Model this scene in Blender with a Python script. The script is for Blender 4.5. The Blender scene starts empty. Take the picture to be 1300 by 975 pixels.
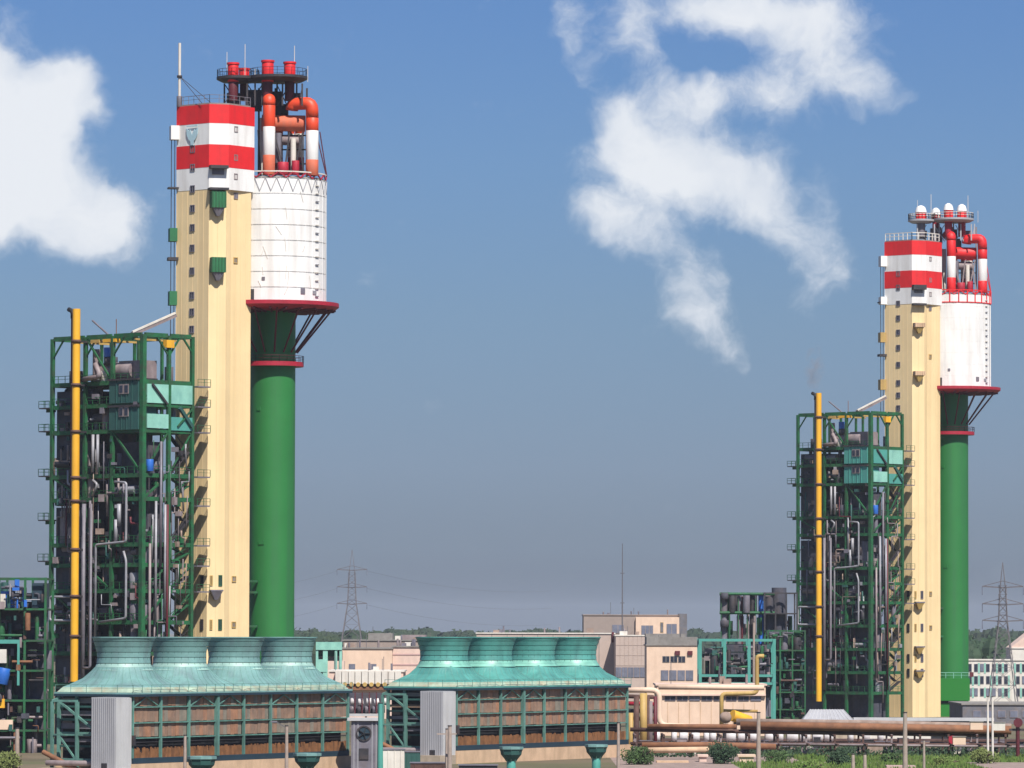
import bpy, math, random
from mathutils import Vector, Matrix
R = random.Random(7)
PI = math.pi
sc = bpy.context.scene
col = sc.collection

# ------------------------------------------------------------------ camera
F, W0, H0 = 6500.0, 1300.0, 975.0
CAMZ = 18.0
pitch = math.atan(312.5 / F)
roll = 0.0025
fw = Vector((0, math.cos(pitch), math.sin(pitch)))
r0 = Vector((1, 0, 0)); u0 = Vector((0, -math.sin(pitch), math.cos(pitch)))
rt = r0 * math.cos(roll) + u0 * math.sin(roll)
up = -r0 * math.sin(roll) + u0 * math.cos(roll)
cd = bpy.data.cameras.new('camera'); cam = bpy.data.objects.new('camera', cd); col.objects.link(cam)
cd.lens = 36 * F / W0; cd.sensor_width = 36; cd.clip_start = 1; cd.clip_end = 60000
cam.matrix_world = Matrix(((rt.x, up.x, -fw.x, 0), (rt.y, up.y, -fw.y, 0), (rt.z, up.z, -fw.z, CAMZ), (0, 0, 0, 1)))
sc.camera = cam

LASTPX = [650]
def at(px, py, Y):
    # px 0 means: the same bearing as the last point asked for
    if px == 0: px = LASTPX[0]
    else: LASTPX[0] = px
    d = fw + rt * ((px - W0 / 2) / F) - up * ((py - H0 / 2) / F)
    d = d * (Y / d.y)
    return Vector((d.x, Y, CAMZ + d.z))

# ------------------------------------------------------------------ sun, sky, exposure
SUN_AZ, SUN_EL = 22.0, 52.0        # degrees to the right of straight behind the camera, elevation
sdir = Vector((math.sin(math.radians(SUN_AZ)) * math.cos(math.radians(SUN_EL)),
               -math.cos(math.radians(SUN_AZ)) * math.cos(math.radians(SUN_EL)), math.sin(math.radians(SUN_EL))))
sl = bpy.data.lights.new('sun', 'SUN'); sl.energy = 4.8; sl.angle = math.radians(0.5); sl.color = (1.0, 0.95, 0.87)
so = bpy.data.objects.new('sun', sl); col.objects.link(so)
so.rotation_euler = sdir.to_track_quat('Z', 'Y').to_euler()
sc.view_settings.view_transform = 'Standard'; sc.view_settings.look = 'None'
sc.view_settings.exposure = 0.38; sc.view_settings.gamma = 1.0
sc.render.filter_size = 1.9

w = bpy.data.worlds.new('World'); sc.world = w; w.use_nodes = True
nt = w.node_tree; nt.nodes.clear(); N = nt.nodes; LK = nt.links
def node(t, **k):
    n = N.new(t)
    for a, b in k.items(): setattr(n, a, b)
    return n
def mth(op, a, b=None, c=None, clamp=False):
    n = node('ShaderNodeMath', operation=op); n.use_clamp = clamp
    for i, v in enumerate((a, b, c)):
        if v is None: continue
        if isinstance(v, (int, float)): n.inputs[i].default_value = v
        else: LK.new(v, n.inputs[i])
    return n.outputs[0]
tc = node('ShaderNodeTexCoord'); sep = node('ShaderNodeSeparateXYZ'); LK.new(tc.outputs['Generated'], sep.inputs[0])
sky = node('ShaderNodeTexSky', sky_type='NISHITA'); sky.sun_disc = False
sky.sun_elevation = math.radians(SUN_EL); sky.sun_rotation = math.radians(180 - SUN_AZ)
sky.altitude = 200; sky.air_density = 1.0; sky.dust_density = 0.6; sky.ozone_density = 2.0
# the humid air near the horizon: a tint of the sky by elevation, the same all the way round
el = mth('MULTIPLY', sep.outputs['Z'], 1.0)
ramp = node('ShaderNodeValToRGB'); LK.new(el, ramp.inputs[0])
cr = ramp.color_ramp
SKY = [(0.003, (0.126, 0.165, 0.297)), (0.0154, (0.221, 0.281, 0.466)), (0.0308, (0.267, 0.33, 0.531)), (0.0615, (0.288, 0.369, 0.547)), (0.0923, (0.293, 0.397, 0.601)), (0.1203, (0.272, 0.389, 0.621)), (0.3, (0.323, 0.431, 0.646)), (0.7, (0.692, 0.731, 0.808))]
cr.elements[0].position = SKY[0][0]; cr.elements[0].color = SKY[0][1] + (1,)
cr.elements[1].position = SKY[1][0]; cr.elements[1].color = SKY[1][1] + (1,)
for p, c in SKY[2:]:
    e = cr.elements.new(p); e.color = c + (1,)
mul = node('ShaderNodeMix', data_type='RGBA', blend_type='MULTIPLY'); mul.inputs[0].default_value = 1
LK.new(sky.outputs[0], mul.inputs[6]); LK.new(ramp.outputs[0], mul.inputs[7])
# clouds, laid out by direction (u = x/y, v = z/y); 10 units = 1 radian
ysafe = mth('MAXIMUM', sep.outputs['Y'], 0.05)
uu = mth('MULTIPLY', mth('DIVIDE', sep.outputs['X'], ysafe), 10.0)
vv = mth('MULTIPLY', mth('DIVIDE', sep.outputs['Z'], ysafe), 10.0)
cmb = node('ShaderNodeCombineXYZ'); LK.new(uu, cmb.inputs[0]); LK.new(vv, cmb.inputs[1])
def noise(vec, scale, detail, rough, off=(0, 0, 0)):
    m = node('ShaderNodeVectorMath', operation='ADD'); LK.new(vec, m.inputs[0]); m.inputs[1].default_value = off
    n = node('ShaderNodeTexNoise'); n.inputs['Scale'].default_value = scale; n.inputs['Detail'].default_value = detail
    n.inputs['Roughness'].default_value = rough; LK.new(m.outputs[0], n.inputs['Vector']); return n
wn = noise(cmb.outputs[0], 7.0, 3.0, 0.55, (3.1, 7.7, 0.4))
ws = node('ShaderNodeVectorMath', operation='SUBTRACT'); LK.new(wn.outputs['Color'], ws.inputs[0]); ws.inputs[1].default_value = (.5, .5, .5)
wm = node('ShaderNodeVectorMath', operation='MULTIPLY_ADD'); LK.new(ws.outputs[0], wm.inputs[0]); wm.inputs[1].default_value = (.12, .12, 0); LK.new(cmb.outputs[0], wm.inputs[2])
BL = [  # cloud lobes: px, py, rx, ry, weight
 (-10,140,60,90,1.9),(30,185,60,60,1.8),(20,262,90,46,1.7),(90,105,34,34,1.35),(55,145,44,40,1.3),(108,125,26,26,.9),(138,276,42,40,1.5),(92,300,50,30,1.1),(-8,80,18,34,1.2),(60,235,50,40,1.2),
 (712,12,24,26,.8),(735,55,20,34,.65),(752,92,16,26,.5),(800,35,26,34,.7),(822,80,20,30,.5),(900,4,110,30,1.2),(980,30,90,36,1.0),(1060,60,60,50,.95),(1100,110,44,28,.75),(1145,134,20,12,.5),(1010,110,70,42,.75),(960,115,40,34,.5),
 (785,62,24,22,.5),(860,122,48,36,1.1),(900,125,30,26,.6),(790,150,30,40,.8),(815,190,60,46,1.1),(850,220,70,50,1.1),(755,272,34,28,.9),(795,285,50,36,.8),(925,225,60,42,1.1),(990,230,40,34,.7),(975,260,50,36,.8),
 (1000,300,44,36,.7),(1035,345,36,40,.75),(1060,300,24,44,.5),(1075,355,18,30,.4),(855,330,40,34,.8),(878,372,34,32,.85),(890,410,36,26,.8),(922,440,24,20,.7),(940,462,12,10,.4),(985,170,36,30,.4),(1055,240,22,40,.3),(905,350,12,24,.4),
 (905,84,60,16,-.75),(962,160,22,26,-.4),(1075,175,60,22,-.35),(928,305,36,14,-.45),(960,350,26,40,-.3)]
tot = None
for bx_, by_, rx, ry, wt in BL:
    d = at(bx_, by_, 1.0)
    c = (d.x * 10, (d.z - CAMZ) * 10, 0)
    a = node('ShaderNodeVectorMath', operation='SUBTRACT'); LK.new(wm.outputs[0], a.inputs[0]); a.inputs[1].default_value = c
    b = node('ShaderNodeVectorMath', operation='MULTIPLY'); LK.new(a.outputs[0], b.inputs[0]); b.inputs[1].default_value = (650 / rx, 650 / ry, 0)
    dd = node('ShaderNodeVectorMath', operation='DOT_PRODUCT'); LK.new(b.outputs[0], dd.inputs[0]); LK.new(b.outputs[0], dd.inputs[1])
    g = mth('POWER', 0.42, dd.outputs['Value'])
    tot = mth('MULTIPLY', g, wt) if tot is None else mth('MULTIPLY_ADD', g, wt, tot)
n1 = noise(wm.outputs[0], 11.0, 12.0, 0.66, (11, 2, 5))
n2 = noise(cmb.outputs[0], 4.5, 5.0, 0.6, (1, 9, 2))
dn = mth('ADD', tot, mth('MULTIPLY', mth('SUBTRACT', n1.outputs['Fac'], 0.5), 1.9))
dn = mth('ADD', dn, mth('MULTIPLY', mth('SUBTRACT', n2.outputs['Fac'], 0.5), 0.8))
mr = node('ShaderNodeMapRange', interpolation_type='SMOOTHSTEP'); LK.new(dn, mr.inputs[0])
mr.inputs[1].default_value = 0.22; mr.inputs[2].default_value = 1.65; mr.inputs[3].default_value = 0; mr.inputs[4].default_value = 0.93
front = mth('GREATER_THAN', sep.outputs['Y'], 0.3)
dens = mth('MULTIPLY', mr.outputs[0], front)
shade = node('ShaderNodeMapRange'); n3 = noise(wm.outputs[0], 6.0, 6.0, 0.55, (4, 1.35, 8)); LK.new(mth('ADD', mth('MULTIPLY', dn, 0.35), mth('MULTIPLY', n3.outputs['Fac'], 2.2)), shade.inputs[0]); shade.inputs[1].default_value = 1.0; shade.inputs[2].default_value = 1.95
ccol = node('ShaderNodeMix', data_type='RGBA'); LK.new(shade.outputs[0], ccol.inputs[0])
ccol.inputs[6].default_value = (4.9, 5.4, 6.2, 1); ccol.inputs[7].default_value = (6.7, 6.9, 7.2, 1)
fin = node('ShaderNodeMix', data_type='RGBA'); LK.new(dens, fin.inputs[0]); LK.new(mul.outputs[2], fin.inputs[6]); LK.new(ccol.outputs[2], fin.inputs[7])
bg = node('ShaderNodeBackground'); bg.inputs[1].default_value = 0.10; LK.new(fin.outputs[2], bg.inputs[0])
wo = node('ShaderNodeOutputWorld'); LK.new(bg.outputs[0], wo.inputs[0])
w.cycles.sampling_method = 'MANUAL'; w.cycles.sample_map_resolution = 512

# ------------------------------------------------------------------ materials
MATS = {}
def mat(name, c, rough=.6, var=.12, scale=.35, metal=0.0, dirt=None, amt=0.0, zs=.12, dscale=.9, fine=.5, bump=0.0):
    m = bpy.data.materials.new(name); m.use_nodes = True
    t = m.node_tree; nn = t.nodes; lk = t.links; b = nn['Principled BSDF']
    b.inputs['Roughness'].default_value = rough; b.inputs['Metallic'].default_value = metal
    g = nn.new('ShaderNodeNewGeometry')
    n = nn.new('ShaderNodeTexNoise'); n.inputs['Scale'].default_value = scale; n.inputs['Detail'].default_value = 8; n.inputs['Roughness'].default_value = .6 + .2 * fine
    lk.new(g.outputs['Position'], n.inputs['Vector'])
    r = nn.new('ShaderNodeMapRange'); lk.new(n.outputs['Fac'], r.inputs[0]); r.inputs[1].default_value = .3; r.inputs[2].default_value = .7
    mx = nn.new('ShaderNodeMix'); mx.data_type = 'RGBA'; lk.new(r.outputs[0], mx.inputs[0])
    mx.inputs[6].default_value = tuple(x * (1 - var) for x in c) + (1,); mx.inputs[7].default_value = tuple(min(1, x * (1 + var)) for x in c) + (1,)
    out = mx.outputs[2]
    if dirt:
        mp = nn.new('ShaderNodeMapping'); mp.inputs['Scale'].default_value = (1, 1, zs); lk.new(g.outputs['Position'], mp.inputs[0])
        n2 = nn.new('ShaderNodeTexNoise'); n2.inputs['Scale'].default_value = dscale; n2.inputs['Detail'].default_value = 7; lk.new(mp.outputs[0], n2.inputs['Vector'])
        r2 = nn.new('ShaderNodeMapRange'); lk.new(n2.outputs['Fac'], r2.inputs[0]); r2.inputs[1].default_value = .45; r2.inputs[2].default_value = .72; r2.inputs[4].default_value = amt
        m2 = nn.new('ShaderNodeMix'); m2.data_type = 'RGBA'; lk.new(r2.outputs[0], m2.inputs[0]); lk.new(out, m2.inputs[6]); m2.inputs[7].default_value = tuple(dirt) + (1,)
        out = m2.outputs[2]
    lk.new(out, b.inputs['Base Color'])
    if bump:
        bp = nn.new('ShaderNodeBump'); bp.inputs['Distance'].default_value = bump; lk.new(n.outputs['Fac'], bp.inputs['Height']); lk.new(bp.outputs[0], b.inputs['Normal'])
    MATS[name] = m
RUST = (.16, .07, .035); GRIME = (.12, .11, .09)
mat('cream', (.80, .61, .335), .8, .07, .15, dirt=(.60, .43, .22), amt=.42, zs=.03, dscale=.7)
mat('cream_seam', (.70, .535, .30), .8)
mat('white', (.80, .79, .77), .6, .04, .5, dirt=(.52, .48, .44), amt=.5, zs=.12, dscale=.8)
mat('red', (.70, .012, .015), .55, .10, .4, dirt=(.42, .02, .02), amt=.4)
mat('orange_red', (.72, .06, .015), .5, .10, .5, dirt=(.4, .08, .03), amt=.4)
mat('faded_orange', (.62, .13, .06), .7, .12, .5, dirt=(.35, .14, .09), amt=.5)
mat('tower_green', (.020, .175, .038), .55, .10, .12, dirt=(.03, .125, .05), amt=.6, zs=.03, dscale=.8)
mat('base_green', (.010, .17, .016), .55, .06)
mat('steel_green', (.010, .108, .036), .65, .35, .5, dirt=(.035, .045, .028), amt=.8, zs=1)
mat('balcony_green', (.015, .14, .05), .6, .15)
mat('dark_teal', (.020, .085, .075), .7, .2)
mat('turq', (.07, .30, .25), .6, .12, .5, dirt=(.08, .28, .25), amt=.6)
mat('turq_roof', (.165, .315, .300), .5, .22, .3, dirt=(.13, .20, .21), amt=.75, zs=.3, dscale=.7)
mat('turq_pale', (.30, .47, .42), .5, .2, .3, dirt=(.15, .27, .26), amt=.6, zs=.6, dscale=.6)
mat('green_roof', (.085, .300, .265), .45, .2, .3, dirt=(.05, .17, .16), amt=.75, zs=.3, dscale=.7)
mat('green_pale', (.20, .47, .38), .45, .2, .3, dirt=(.10, .27, .24), amt=.6, zs=.6, dscale=.6)
mat('turq_light', (.26, .54, .44), .5, .15, .3, dirt=(.13, .33, .29), amt=.6, zs=.6, dscale=.6)
mat('teal_post', (.11, .25, .21), .6, .3, .6, dirt=(.05, .10, .09), amt=.7)
mat('deck_edge', (.34, .44, .34), .7, .3, .6, dirt=(.38, .28, .18), amt=.7, zs=1, dscale=.8)
mat('navy', (.012, .035, .055), .6, .2)
mat('black', (.012, .012, .016), .7, .3)
mat('gap_shade', (.010, .010, .014), .9, .3)  # near-black that paints the shade inside the cooling towers
mat('dark_steel', (.030, .028, .034), .6, .4, .6, dirt=(.09, .06, .05), amt=.5, zs=1)
mat('maroon', (.10, .010, .018), .6, .2, .6)
mat('crimson', (.36, .010, .030), .6, .2, .6)
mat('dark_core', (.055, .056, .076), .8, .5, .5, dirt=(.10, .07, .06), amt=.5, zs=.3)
mat('silver', (.30, .30, .33), .5, .3, .5, metal=.15, dirt=(.28, .25, .24), amt=.5)
mat('greyp', (.16, .15, .18), .5, .3, .5, dirt=(.14, .10, .09), amt=.5)
mat('pinkgrey', (.26, .21, .21), .6, .3, .6, dirt=(.15, .11, .12), amt=.6)
mat('yellow', (.80, .42, .025), .45, .08, .3, dirt=(.55, .24, .03), amt=.35, zs=.1)
mat('yellow_brown', (.48, .32, .10), .6, .2, .3, dirt=RUST, amt=.4)
mat('blue', (.02, .13, .50), .5, .2)
mat('pale_blue', (.42, .60, .66), .6, .1)
mat('wood', (.28, .170, .115), .85, .30, .8, dirt=(.13, .10, .085), amt=.7, zs=.4, dscale=1.2)
mat('wood2', (.235, .145, .100), .85, .30, .8, dirt=(.24, .18, .14), amt=.7, zs=.4, dscale=1.2)
mat('wood3', (.33, .165, .095), .85, .3, .8, dirt=(.16, .10, .08), amt=.6, zs=.4, dscale=1.2)
mat('wood4', (.22, .19, .15), .85, .3, .8, dirt=(.12, .12, .10), amt=.6, zs=.4, dscale=1.2)
mat('louvre_orange', (.26, .115, .045), .8, .35, 1.2, dirt=(.07, .03, .015), amt=.7, zs=.2, dscale=2)
mat('grey_clad', (.36, .36, .385), .6, .06, .4, dirt=(.26, .25, .26), amt=.4)
mat('grey_clad2', (.48, .48, .49), .6, .06, .4, dirt=(.33, .32, .32), amt=.4)
mat('concrete', (.42, .34, .26), .9, .2, .6, dirt=(.20, .15, .11), amt=.6, zs=.4)
mat('pole', (.34, .27, .23), .9, .2, 1.5)
mat('tan_wall', (.58, .40, .26), .9, .15, .4, dirt=(.36, .24, .15), amt=.5, zs=.3)
mat('peach', (.72, .53, .40), .9, .08, .4, dirt=(.55, .38, .27), amt=.4, zs=.3)
mat('pink', (.68, .50, .42), .9, .08, .4, dirt=(.48, .36, .30), amt=.4, zs=.4)
mat('pink2', (.50, .33, .31), .9, .1, .4, dirt=(.4, .28, .25), amt=.4)
mat('beige', (.47, .37, .32), .9, .07, .3, dirt=(.38, .30, .26), amt=.4, zs=.4)
mat('far_beige', (.30, .24, .21), .9, .1, .3)
mat('off_white', (.66, .62, .56), .8, .1, .5, dirt=(.45, .38, .32), amt=.5)
mat('roof_grey', (.23, .215, .20), .9, .2, .3, dirt=(.14, .12, .11), amt=.5, zs=1)
mat('roof_dark', (.14, .14, .16), .8, .3, .4, dirt=(.2, .15, .12), amt=.5, zs=1)
mat('glass', (.030, .035, .055), .15, .3, .8)
mat('glass_grey', (.16, .17, .22), .25, .3, .4)
mat('rust', (.24, .105, .050), .8, .3, .5, dirt=(.11, .05, .03), amt=.6, zs=1)
mat('rust_grey', (.30, .22, .18), .8, .25, .5, dirt=(.15, .09, .06), amt=.6, zs=1)
mat('rust_dark', (.09, .045, .035), .8, .4, .8)
mat('ground', (.13, .10, .06), .95, .45, .02, dirt=(.08, .10, .03), amt=.8, zs=1, dscale=.05)
mat('grass', (.10, .17, .03), .9, .35, .8, dirt=(.17, .15, .06), amt=.6, zs=1, dscale=.3)
mat('grass2', (.13, .16, .045), .9, .35, .8)
mat('gravel', (.30, .22, .19), .95, .35, .6, dirt=(.16, .12, .10), amt=.6, zs=1, dscale=.4)
mat('leaf', (.045, .085, .022), .8, .45, .5)
mat('leaf_dark', (.022, .050, .020), .8, .4, .3)
mat('leaf_far', (.022, .042, .022), .9, .5, .01, dirt=(.045, .065, .025), amt=.7, zs=1, dscale=.03)
mat('bark', (.10, .07, .05), .9, .3, 2)
mat('pylon', (.12, .11, .12), .6, .2, 1)
mat('tank_white', (.66, .64, .64), .5, .12, 1, dirt=(.4, .33, .3), amt=.5)

# ------------------------------------------------------------------ mesh helpers
CACHE = {}
def mesh(name, vs, fs, m, smooth=False):
    me = bpy.data.meshes.new(name); me.from_pydata([tuple(v) for v in vs], [], fs); me.materials.append(MATS[m])
    if smooth:
        me.polygons.foreach_set('use_smooth', [True] * len(me.polygons))
    me.update(); return me
def link(name, me, parent=None, M=None):
    o = bpy.data.objects.new(name, me); col.objects.link(o)
    if parent is not None: o.parent = parent
    if M is not None: o.matrix_basis = M
    return o
def thing(name, label, cat, loc=(0, 0, 0), rz=0, group=None):
    o = bpy.data.objects.new(name, None); col.objects.link(o); o.location = loc; o.rotation_euler = (0, 0, rz)
    o['label'] = label; o['category'] = cat; o.empty_display_size = 1
    if group: o['group'] = group
    return o
def tag(o, label, cat, group=None):
    o['label'] = label; o['category'] = cat
    if group: o['group'] = group
    return o
def struct(name, me):
    o = link(name, me); o['kind'] = 'structure'; return o
def stuff(o): o['kind'] = 'stuff'; return o
BOXV = [(x, y, z) for z in (-.5, .5) for y in (-.5, .5) for x in (-.5, .5)]
BOXF = [(0, 2, 3, 1), (4, 5, 7, 6), (0, 1, 5, 4), (2, 6, 7, 3), (0, 4, 6, 2), (1, 3, 7, 5)]
def box(name, m, parent, c, s, rz=0.0, M=None):
    """box centred at c with size s"""
    k = ('box', m)
    if k not in CACHE: CACHE[k] = mesh('box_' + m, BOXV, BOXF, m)
    T = Matrix.Translation(c) @ Matrix.Rotation(rz, 4, 'Z') @ Matrix.Diagonal((s[0], s[1], s[2], 1))
    return link(name, CACHE[k], parent, T if M is None else M @ T)
def bx(name, m, parent, x0, x1, y0, y1, z0, z1):
    return box(name, m, parent, ((x0 + x1) / 2, (y0 + y1) / 2, (z0 + z1) / 2), (abs(x1 - x0), abs(y1 - y0), abs(z1 - z0)))
def axis_m(p0, p1):
    p0 = Vector(p0); p1 = Vector(p1); d = p1 - p0; L = d.length; d = d.normalized()
    a = Vector((0, 0, 1)) if abs(d.z) < .95 else Vector((1, 0, 0))
    s = a.cross(d).normalized(); t = d.cross(s).normalized()
    c = (p0 + p1) / 2
    return Matrix(((s.x, t.x, d.x, c.x), (s.y, t.y, d.y, c.y), (s.z, t.z, d.z, c.z), (0, 0, 0, 1))), L
def beam(name, m, parent, p0, p1, a=.3, b=None):
    M, L = axis_m(p0, p1); b = b or a
    k = ('box', m)
    if k not in CACHE: CACHE[k] = mesh('box_' + m, BOXV, BOXF, m)
    return link(name, CACHE[k], parent, M @ Matrix.Diagonal((a, b, L, 1)))
def cyl(name, m, parent, p0, p1, r, n=16, r2=None):
    M, L = axis_m(p0, p1); q = 1.0 if r2 is None else round(r2 / r, 3)
    k = ('cyl', m, n, q)
    if k not in CACHE:
        vs = [(math.cos(2 * PI * i / n), math.sin(2 * PI * i / n), -.5) for i in range(n)] + [(q * math.cos(2 * PI * i / n), q * math.sin(2 * PI * i / n), .5) for i in range(n)]
        fs = [(i, (i + 1) % n, n + (i + 1) % n, n + i) for i in range(n)]
        nf = len(fs); fs += [tuple(range(n))[::-1], tuple(range(n, 2 * n))]
        me = mesh('cyl_' + m, vs, fs, m)
        me.polygons.foreach_set('use_smooth', [i < nf for i in range(len(fs))]); CACHE[k] = me
    return link(name, CACHE[k], parent, M @ Matrix.Diagonal((r, r, L, 1)))
def tube_data(pts, r, n=8):
    pts = [Vector(p) for p in pts]; vs = []; fs = []
    prev = None
    for i, p in enumerate(pts):
        a = (pts[min(i + 1, len(pts) - 1)] - pts[i]); b = (pts[i] - pts[max(i - 1, 0)])
        d = (a.normalized() if a.length else Vector()) + (b.normalized() if b.length else Vector()); d.normalize()
        if prev is None:
            s = (Vector((0, 0, 1)) if abs(d.z) < .9 else Vector((1, 0, 0))).cross(d).normalized()
        else:
            s = (prev - d * prev.dot(d)).normalized()
        prev = s; t = d.cross(s)
        k = 1.0
        if a.length and b.length:
            cs = max(.3, math.sqrt(max(0, (1 + a.normalized().dot(b.normalized())) / 2))); k = min(1.4, 1 / cs)
        for j in range(n):
            an = 2 * PI * j / n; vs.append(p + (s * math.cos(an) + t * math.sin(an)) * r * (k if k < 1.05 else 1.2))
    for i in range(len(pts) - 1):
        for j in range(n):
            fs.append((i * n + j, i * n + (j + 1) % n, (i + 1) * n + (j + 1) % n, (i + 1) * n + j))
    fs += [tuple(range(n))[::-1], tuple(range((len(pts) - 1) * n, len(pts) * n))]
    return vs, fs
def rounded(pts, rad, k=4):
    pts = [Vector(p) for p in pts]; out = [pts[0]]
    for i in range(1, len(pts) - 1):
        a = (pts[i - 1] - pts[i]); b = (pts[i + 1] - pts[i]); q = min(rad, a.length * .45, b.length * .45)
        A = pts[i] + a.normalized() * q; B = pts[i] + b.normalized() * q
        for j in range(k + 1):
            t = j / k; out.append(A * (1 - t) ** 2 + pts[i] * 2 * t * (1 - t) + B * t * t)
    return out + [pts[-1]]
def pipe(name, m, parent, pts, r, rad=None, n=8):
    vs, fs = tube_data(rounded(pts, rad or r * 2.5), r, n)
    return link(name, mesh(name, vs, fs, m, True), parent)
def prism(name, m, parent, poly, z0, z1):
    n = len(poly); vs = [(p[0], p[1], z0) for p in poly] + [(p[0], p[1], z1) for p in poly]
    fs = [(i, (i + 1) % n, n + (i + 1) % n, n + i) for i in range(n)] + [tuple(range(n))[::-1], tuple(range(n, 2 * n))]
    return link(name, mesh(name, vs, fs, m), parent)
def lathe(name, m, parent, prof, c=(0, 0), n=48, smooth=True, closed=True):
    vs = []; fs = []
    for r, z in prof:
        for i in range(n): vs.append((c[0] + r * math.cos(2 * PI * i / n), c[1] + r * math.sin(2 * PI * i / n), z))
    for k in range(len(prof) - 1):
        for i in range(n): fs.append((k * n + i, k * n + (i + 1) % n, (k + 1) * n + (i + 1) % n, (k + 1) * n + i))
    me = mesh(name, vs, fs, m)
    if smooth:
        import bmesh
        me.polygons.foreach_set('use_smooth', [True] * len(me.polygons))
        me.set_sharp_from_angle(angle=math.radians(35))
    return link(name, me, parent)
class J:
    """collects small pieces that stay joined"""
    def __init__(s): s.v = []; s.f = []
    def add(s, vs, fs):
        o = len(s.v); s.v += [tuple(v) for v in vs]; s.f += [tuple(i + o for i in f) for f in fs]
    def beam(s, p0, p1, a=.1, b=None):
        M, L = axis_m(p0, p1); M = M @ Matrix.Diagonal((a, b or a, L, 1)); s.add([M @ Vector(v) for v in BOXV], BOXF)
    def bx(s, x0, x1, y0, y1, z0, z1):
        s.add([(x0 + (v[0] + .5) * (x1 - x0), y0 + (v[1] + .5) * (y1 - y0), z0 + (v[2] + .5) * (z1 - z0)) for v in BOXV], BOXF)
    def build(s, name, m, parent=None):
        o = link(name, mesh(name, s.v, s.f, m), parent); o['kind'] = 'stuff'; return o
def railing(name, m, parent, pts, h=1.1, step=1.5, a=.07):
    j = J()
    for i in range(len(pts) - 1):
        p = Vector(pts[i]); q = Vector(pts[i + 1]); L = (q - p).length; k = max(1, int(L / step))
        j.beam(p + Vector((0, 0, h)), q + Vector((0, 0, h)), a); j.beam(p + Vector((0, 0, h * .55)), q + Vector((0, 0, h * .55)), a * .7)
        for t in range(k + 1):
            b = p.lerp(q, t / k); j.beam(b, b + Vector((0, 0, h)), a)
    return j.build(name, m, parent)

# ------------------------------------------------------------------ setting: ground
def sheet(name, m, x0, x1, y0, y1, z):
    return struct(name, mesh(name, [(x0, y0, z), (x1, y0, z), (x1, y1, z), (x0, y1, z)], [(0, 1, 2, 3)], m))
sheet('ground', 'ground', -8000, 8000, -500, 20000, 0)
sheet('gravel_yard', 'gravel', 14, 120, 560, 775, .004)
for i, (x0, x1, y0, y1) in enumerate([(30, 62, 600, 700), (40, 75, 706, 742), (88, 108, 640, 735)]):
    g = sheet('grass_patch', 'grass', x0, x1, y0, y1, .008 + i * .004)

# ------------------------------------------------------------------ far forest and tree line
def crown_tris(j, c, rx, rz, n, s, rnd):
    for _ in range(n):
        while True:
            d = Vector((rnd.uniform(-1, 1), rnd.uniform(-1, 1), rnd.uniform(-1, 1)))
            if .25 < d.length < 1: break
        k = (.55 + .45 * rnd.random())
        p = Vector(c) + Vector((d.x * rx, d.y * rx, d.z * rz)) * k / max(.6, d.length) * .8
        a = Vector((rnd.gauss(0, 1), rnd.gauss(0, 1), rnd.gauss(0, 1))).normalized(); b = a.orthogonal().normalized()
        q = s * rnd.uniform(.6, 1.3)
        j.add([p + a * q, p + b * q - a * q * .3, p - b * q - a * q * .3], [(0, 1, 2)])
def forest(name, m, pxs, D, h, n, depth, seed):
    rnd = random.Random(seed); j = J()
    for _ in range(n):
        px = rnd.uniform(*pxs); Y = D + rnd.uniform(0, depth)
        p = at(px, 800, Y); hh = h * rnd.uniform(.62, 1.0) * (1.0 + .05 * math.sin(px * .037 + seed) + .05 * math.sin(px * .13)); r = hh * rnd.uniform(.28, .42)
        # solid heart, then leaf clumps
        vs = []; ns = 6
        for zz, k in ((hh * .1, .5), (hh * .4, .85), (hh * .72, .7), (hh * .9, .35)):
            for i in range(ns):
                kk = k * r * rnd.uniform(.75, 1.1); vs.append((p.x + kk * math.cos(2 * PI * i / ns), Y + kk * math.sin(2 * PI * i / ns), zz))
        fs = [(a * ns + i, a * ns + (i + 1) % ns, (a + 1) * ns + (i + 1) % ns, (a + 1) * ns + i) for a in range(3) for i in range(ns)] + [tuple(range(3 * ns, 4 * ns))]
        j.add(vs, fs)
        crown_tris(j, (p.x, Y, hh * .6), r * 1.25, hh * .45, 26, hh * .085, rnd)
    return j.build(name, m)
forest('forest', 'leaf_far', (300, 1000), 3300, 20, 900, 900, 1)
forest('forest', 'leaf_far', (330, 480), 2300, 19, 130, 300, 2)
forest('forest', 'leaf_dark', (1205, 1340), 1750, 17.5, 240, 350, 3)
forest('forest', 'leaf_far', (-80, 80), 2600, 18, 150, 400, 4)
forest('forest', 'leaf_far', (1000, 1400), 3300, 21, 450, 900, 5)

# ------------------------------------------------------------------ the prilling plants
TD = 797.0
B1 = at(264, 480, TD); B1.z = 0
D2 = 1073.0
B2 = at(1158, 620, D2); B2.z = 0
def L1(px, py, dep):
    p = at(px, py, TD + dep); q = at(px, 480, TD + dep); return Vector((q.x - B1.x, dep, p.z))
def lx(px, dep): return L1(px, 800, dep).x
def lz(py, px=290, dep=3): return L1(px, py, dep).z

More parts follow.
